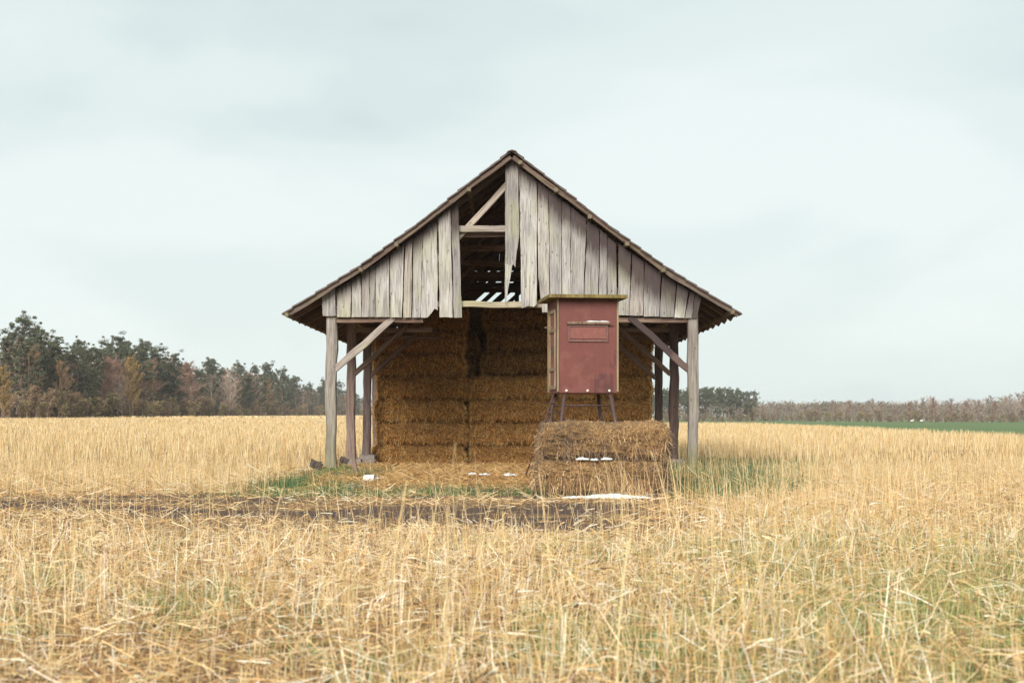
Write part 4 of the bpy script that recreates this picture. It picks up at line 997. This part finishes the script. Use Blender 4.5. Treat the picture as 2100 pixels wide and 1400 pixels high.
def bare(seed, H=15, spread=.42, cols=((.22, .168, .125), (.29, .22, .165), (.17, .125, .095)), dens=1.0, c0=.12, trunkr=.16, buds=0, budcol=((.3, .25, .1),)):
    r_ = np.random.default_rng(seed); segs = []; K = 8; p = Vector((0, 0, 0)); pts = [p.copy()]; bx = r_.normal(0, .25, 2)
    for k in range(K):
        p = p+Vector((bx[0]*.5+r_.normal(0, .12), bx[1]*.3+r_.normal(0, .12), H*.92/K)); pts.append(p.copy())
    for k in range(K): segs.append((pts[k], pts[k+1], trunkr*(1-k/K)**.8+.025, trunkr*(1-(k+1)/K)**.8+.02))
    B = []; Dd = []; Ll = []
    nl = int(46*dens); tips = []
    for k in range(nl):
        t_ = c0+(.97-c0)*(k+r_.random())/nl; i_ = min(int(t_*K), K-1); b0 = pts[i_].lerp(pts[i_+1], t_*K-i_)
        a_ = r_.random()*6.28; el = .55+.5*r_.random(); Lm = H*spread*(.30+.62*math.sin(math.pi*min(1, .12+t_*.88)))*(.45+.75*r_.random())*.85
        d_ = Vector((math.cos(a_)*math.cos(el), math.sin(a_)*math.cos(el), math.sin(el))); tp = b0+d_*Lm
        segs.append((b0, tp, .045, .015))
        m_ = int(46*dens)
        for q in range(m_):
            s_ = .15+.85*r_.random(); c_ = b0.lerp(tp, s_); B.append(c_[:]); dd_ = np.array(d_)*.6+r_.normal(0, .5, 3)+np.array((0, 0, .45)); Dd.append(dd_); Ll.append(H*.04*(.6+1.1*r_.random())); tips.append(c_[:])
    V, F = limbmesh(segs); tm = mk(V, F, 'trunk')
    B = np.array(B); Dd = np.array(Dd); Ll = np.array(Ll); n = len(B); cols = np.array(cols)
    c = np.clip(cols[r_.integers(0, len(cols), n)]*(1+.15*r_.normal(0, 1, (n, 1))), .02, .8)
    pr_ = [ribbons(B, Dd, Ll, np.full(n, .055), r_.normal(0, .08, (n, 3)), c, 1, .3)]
    if buds:
        tips = np.array(tips); pr_.append(foliage_quads(tips+0.0, np.full((len(tips), 3), .45), buds, .13, np.array(budcol), r_))
    v, f, c = joinm(pr_)
    return tm, npmesh('crown', v, f, c)
pines = [pine(1, 18, .22, 4.2, 1.5), pine(2, 18, .30, 3.7, 1.3, .03), pine(3, 18, .12, 4.0, 1.6, .01), pine(4, 18, .25, 5.2, 1.5, .02, .5), pine(5, 18, .5, 3.0, .9, .04)]
spruce = pine(8, 16, .08, 2.6, 1.5, .005, .4)
tallp = [pine(11, 15, .50, 2.5, .75, .02), pine(12, 15, .56, 2.7, .75, .04), pine(13, 15, .45, 2.4, .8, .02)]
bares = [bare(21), bare(22, 15, .36), bare(23, 15, .5, ((.40, .29, .23), (.31, .22, .18), (.48, .37, .30)))]
larch = [bare(31, 15, .34, ((.34, .22, .10), (.28, .18, .09)), buds=3500, budcol=((.30, .21, .075), (.36, .24, .09), (.24, .19, .08))),
         bare(32, 15, .36, ((.33, .20, .12), (.26, .16, .10)), buds=2500, budcol=((.32, .20, .11), (.26, .19, .09)))]
rosy = [bare(41, 15, .34, ((.34, .21, .16), (.28, .17, .13)), buds=2600, budcol=((.31, .19, .14), (.26, .17, .12)))]
shrubs = [bare(51, 5, .6, ((.27, .18, .13), (.21, .14, .11)), .7, .02, .06, 1600, ((.22, .17, .09), (.28, .18, .12))), bare(52, 5, .65, ((.32, .23, .14), (.24, .17, .12)), .7, .02, .06, 1800, ((.31, .26, .12), (.27, .20, .11)))]
tcount = 0
def tree(name, pr, x, y, H, label, cat, group, H0, bark=M_bark, leaf=None, sxy=None, rz=None):
    s = H/H0; z = float(gz(x, y)); root = empty(name, (x, y, z), rz if rz is not None else rng.random()*6.28); sx = s*(sxy or rng.uniform(.9, 1.15)); root.scale = (sx, sx, s)
    tag(root, label, cat, group)
    a = link('trunk', pr[0], bark, root); b_ = link('crown', pr[1], leaf or M_leaf, root)
    return root
def edge(px, back=0):   # a place along the left wood edge that is seen at photo x
    X = -92-back; return X, -X*2916.7/(1050-px)
def hgt(px, top, X, Y): return (850-top)/2916.7*Y+CAMZ-float(gz(X, Y))
GL = 'trees of the left wood'
named = [
 ('pine_tree', pines[1], 4, 688, 4, 'dark pine cut by the left edge of the picture', 18),
 ('pine_tree', pines[0], 42, 648, 6, 'tallest broad pine near the left edge of the picture', 18),
 ('pine_tree', pines[4], 80, 668, 2, 'gnarled pine leaning out right of the tallest pine', 18),
 ('pine_tree', spruce, 120, 690, 10, 'pointed dark conifer right of the gnarled pine', 16),
 ('pine_tree', pines[4], 160, 695, 10, 'open topped pine rising behind the broad layered pine', 18),
 ('pine_tree', pines[3], 160, 716, 0, 'broad green pine with layered branches in the left wood edge', 18),
 ('pine_tree', pines[0], 219, 698, 10, 'dark pine crown behind the pinkish bare tree', 18),
 ('pine_tree', pines[1], 245, 691, 10, 'high pointed pine above the golden larch', 18),
 ('pine_tree', pines[2], 300, 699, 6, 'wide dark pine right of the golden larch', 18),
 ('pine_tree', pines[0], 322, 712, 3, 'second wide pine right of the golden larch', 18),
 ('pine_tree', pines[1], 350, 724, 6, 'rounded pine sloping down left of the pale birches', 18),
 ('pine_tree', pines[2], 190, 755, -3, 'bushy low pine below the layered pine', 18),
 ('pine_tree', pines[2], 435, 735, 4, 'slim dark pine between two rosy bare trees', 18),
 ('pine_tree', pines[0], 485, 744, 8, 'dark pine with a forked top behind the pale bare trees', 18),
 ('pine_tree', pines[4], 517, 748, 6, 'thin pine with flat top branches over the bare trees', 18),
 ('pine_tree', pines[1], 544, 745, 6, 'pointed pine standing above the middle of the left wood', 18),
 ('pine_tree', pines[0], 580, 756, 6, 'forked pine crown left of the barn eave', 18),
 ('pine_tree', pines[2], 610, 772, 6, 'rounded pine below the tip of the barn eave', 18),
 ('pine_tree', pines[1], 664, 778, 6, 'pine top just left of the front left barn post', 18),
 ('pine_tree', pines[4], 698, 781, 6, 'lone spiky pine seen between the first and second left posts', 18),
 ('larch_tree', larch[0], 8, 745, -8, 'golden brown larch at the left edge of the picture', 15),
 ('larch_tree', larch[0], 272, 724, -7, 'golden larch glowing between dark pines of the left wood', 15),
 ('birch_tree', rosy[0], 212, 722, 1, 'pinkish bare tree with pale stems behind the larch', 15),
 ('birch_tree', bares[2], 252, 772, -4, 'pale grey brown bare tree below the golden larch', 15),
 ('birch_tree', rosy[0], 398, 738, -6, 'tall rosy bare birch in the middle of the left wood', 15),
 ('birch_tree', bares[2], 468, 753, -6, 'pale fan shaped bare tree right of the slim pine', 15),
 ('birch_tree', rosy[0], 503, 757, 1, 'reddish bare tree right of the pale fan shaped one', 15),
 ('birch_tree', larch[1], 120, 735, -2, 'brown bare tree in front of the pointed dark conifer', 15),
 ('birch_tree', larch[1], 75, 705, 1, 'russet bare tree below the gnarled pine', 15),
]
for nm, pr, px, top, back, lab, H0 in named:
    X, Y = edge(px, back); tree(nm, pr, X, Y, hgt(px, top, X, Y), lab, 'tree', GL, H0, M_bark2 if nm == 'birch_tree' else M_bark)
# the rest of the left wood, seen as a close row
sky_px = [0, 50, 120, 163, 219, 245, 301, 347, 381, 435, 483, 517, 544, 580, 610, 643, 664, 698, 728, 742, 770]
sky_y = [690, 668, 705, 712, 705, 700, 712, 730, 738, 745, 752, 756, 756, 764, 778, 788, 787, 790, 803, 815, 830]
kinds = [('pine_tree', pines, 18, 'dark green pine among the close row of the left wood', M_bark), ('birch_tree', bares+rosy+[larch[1]], 15, 'brown bare tree among the close row of the left wood', M_bark2)]
for k in range(136):
    px = 5+(770-5)*((k+rng.random()*.8)/136)**.9; ki = 0 if rng.random() < (.46 if px < 420 else .36) else 1; nm, prs, H0, lab, bk = kinds[ki]
    X, Y = edge(px, rng.uniform(-2, 16)); top = np.interp(px, sky_px, sky_y)+(rng.uniform(0, 26) if ki == 0 else rng.uniform(12, 50))*(300/Y)**.9
    tree(nm, prs[rng.integers(len(prs))], X, Y, hgt(px, top, X, Y), lab, 'tree', GL, H0, bk)
for k in range(46):
    px = 3+745*((k+rng.random())/46)**.85; X, Y = edge(px, rng.uniform(-6, -2))
    tree('shrub', shrubs[k % 2], X, Y, rng.uniform(2.5, 6), 'low twiggy shrub at the foot of the left wood', 'shrub', 'shrubs along the left wood', 5, M_bark2, sxy=rng.uniform(1.0, 1.4))
# wood interior as one mass
n = 9000; X = -104-55*rng.random(n); Y = 235+900*rng.random(n)**1.1; zz = 15.5*rng.random(n)**.7*(1-.15*rng.random(n))*(1-.16*S(Y, 250, 500))
ctr = np.stack([X, Y, gz(X, Y)+zz], 1)
v, f, c = foliage_quads(ctr, np.full((n, 3), 1.6), 60000, .55, np.array([(.05, .06, .035), (.09, .06, .05), (.13, .085, .07), (.05, .065, .045), (.15, .10, .08)]), rng)
n2_ = 5000; X = -97-25*rng.random(n2_); Y = 235+800*rng.random(n2_)**1.2
v2, f2, c2 = foliage_quads(np.stack([X, Y, gz(X, Y)+3.2*rng.random(n2_)], 1), np.full((n2_, 3), .9), 40000, .34, np.array([(.10, .07, .055), (.14, .10, .07), (.08, .06, .05), (.12, .10, .05)]), rng)
v, f, c = joinm([(v, f, c), (v2, f2, c2)])
tag(link('wood', npmesh('wood', v, f, c), M_leaf), 'dense dark interior of the left wood behind its edge trees', 'wood', kind='stuff')
# pine stand to the right of the barn
for k in range(30):
    px = 1328+(1540-1328)*(k+rng.random()*.6)/30; Y = 600+45*rng.random(); X = (px-1050)/2916.7*Y
    top = np.interp(px, [1328, 1440, 1480, 1520, 1545], [797, 794, 795, 798, 808])+rng.uniform(-1, 6)
    tree('pine_tree', tallp[k % 3] if k % 4 else pines[2], X, Y, hgt(px, top, X, Y), 'slender dark pine with reddish trunk in the stand right of the barn', 'tree', 'pines of the stand right of the barn', 15 if k % 4 else 18)
X = (1547-1050)/2916.7*590; tree('pine_tree', pines[4], X, 590, hgt(1545, 801, X, 590), 'leaning pine at the right end of the stand, standing a little apart', 'tree', 'pines of the stand right of the barn', 18)
for k in range(12):
    px = 1330+225*k/12; Y = 585; X = (px-1050)/2916.7*Y
    tree('shrub', shrubs[k % 2], X, Y, rng.uniform(2, 3.6), 'low shrub at the foot of the right pine stand', 'shrub', 'shrubs under the right pine stand', 5, M_bark2, sxy=1.5)
# distant bare wood on the right
ty = ([1535, 1600, 1680, 1740, 1792, 1830, 1880, 1950, 2000, 2040, 2080, 2130, 2260], [831, 825, 828, 823, 820, 828, 817, 815, 817, 812, 808, 799, 795])
for k in range(96):
    px = 1530+(2240-1530)*(k+rng.random()*.9)/96; Y = 660+70*rng.random(); X = (px-1050)/2916.7*Y
    top = np.interp(px, *ty)+rng.uniform(-5, 11)
    pr = bares[k % 3] if k % 4 else rosy[0]
    tree('bare_tree', pr, X, Y, hgt(px, top, X, Y), 'greyish mauve bare tree in the distant wood along the green field', 'tree', 'bare trees of the distant right wood', 15, M_bark2, sxy=1.25)
X = (1792-1050)/2916.7*640; tree('bare_tree', bares[0], X, 640, hgt(1792, 815, X, 640), 'taller bare tree standing above the middle of the distant right wood', 'tree', None, 15, M_bark, sxy=.95)
for px, top, lab in ((1622, 823, 'bare round crowned tree at the left part of the distant right wood'), (1708, 820, 'twin stemmed bare tree left of the tallest one in the distant right wood')):
    X = (px-1050)/2916.7*645; tree('bare_tree', bares[1], X, 645, hgt(px, top, X, 645), lab, 'tree', None, 15, M_bark, sxy=1.2)
for k in range(44):
    px = 1540+(2200-1540)*(k+rng.random())/44; Y = 640; X = (px-1050)/2916.7*Y
    tree('shrub', shrubs[(k+1) % 2], X, Y, rng.uniform(2.5, 5.5), 'yellowish twiggy shrub in front of the distant right wood', 'shrub', 'shrubs along the distant right wood', 5, M_bark2, sxy=1.5)
n = 5000; px = 1300+960*rng.random(n); Y = 690+140*rng.random(n); X = (px-1050)/2916.7*Y
hh = np.where(px < 1545, 12.5, 9.2+1.5*fbm(X, Y, 30, 5)+3.0*S(px, 2000, 2200)); ctr = np.stack([X, Y, gz(X, Y)+hh*rng.random(n)**.8*.9], 1)
v, f, c = foliage_quads(ctr, np.full((n, 3), 2.0), 36000, .5, np.array([(.17, .135, .11), (.215, .165, .13), (.135, .105, .09), (.18, .16, .11)]), rng)
tag(link('wood', npmesh('wood', v, f, c), M_twig), 'brownish mauve mass of the distant wood behind its edge trees on the right', 'wood', kind='stuff')
# conifers far off on the skyline
n = 2200; px = 1690+180*rng.random(n); Y = 1450+80*rng.random(n); X = (px-1050)/2916.7*Y
ctr = np.stack([X, Y, -2+13.5*rng.random(n)**.6+1.5*np.sin(X*.06)], 1)
v, f, c = foliage_quads(ctr, np.full((n, 3), 2.5), 9000, 1.1, PINE*1.0, rng)
tag(link('wood', npmesh('wood', v, f, c), M_leaf), 'dark conifer wood far off behind the gap in the bare wood', 'wood', kind='stuff')

# ------------------------------------------------------------------ haze
HAZE = 0.00014
if HAZE:
    me = bpy.data.meshes.new('haze')
    x0, x1, y0, y1, z0, z1 = -2100, 2100, -120, 3600, -6, 30
    V = [(x0, y0, z0), (x1, y0, z0), (x1, y1, z0), (x0, y1, z0), (x0, y0, z1), (x1, y0, z1), (x1, y1, z1), (x0, y1, z1)]
    me.from_pydata(V, [], [(0, 3, 2, 1), (4, 5, 6, 7), (0, 1, 5, 4), (1, 2, 6, 5), (2, 3, 7, 6), (3, 0, 4, 7)])
    m = bpy.data.materials.new('haze_air'); m.use_nodes = True; t = m.node_tree; t.nodes.clear()
    vo = t.nodes.new('ShaderNodeVolumePrincipled'); vo.inputs['Density'].default_value = HAZE; vo.inputs['Color'].default_value = (.93, .96, .98, 1)
    oo = t.nodes.new('ShaderNodeOutputMaterial'); t.links.new(vo.outputs[0], oo.inputs['Volume'])
    tag(link('haze', me, m), 'thin pale haze over the fields', 'haze', kind='stuff')
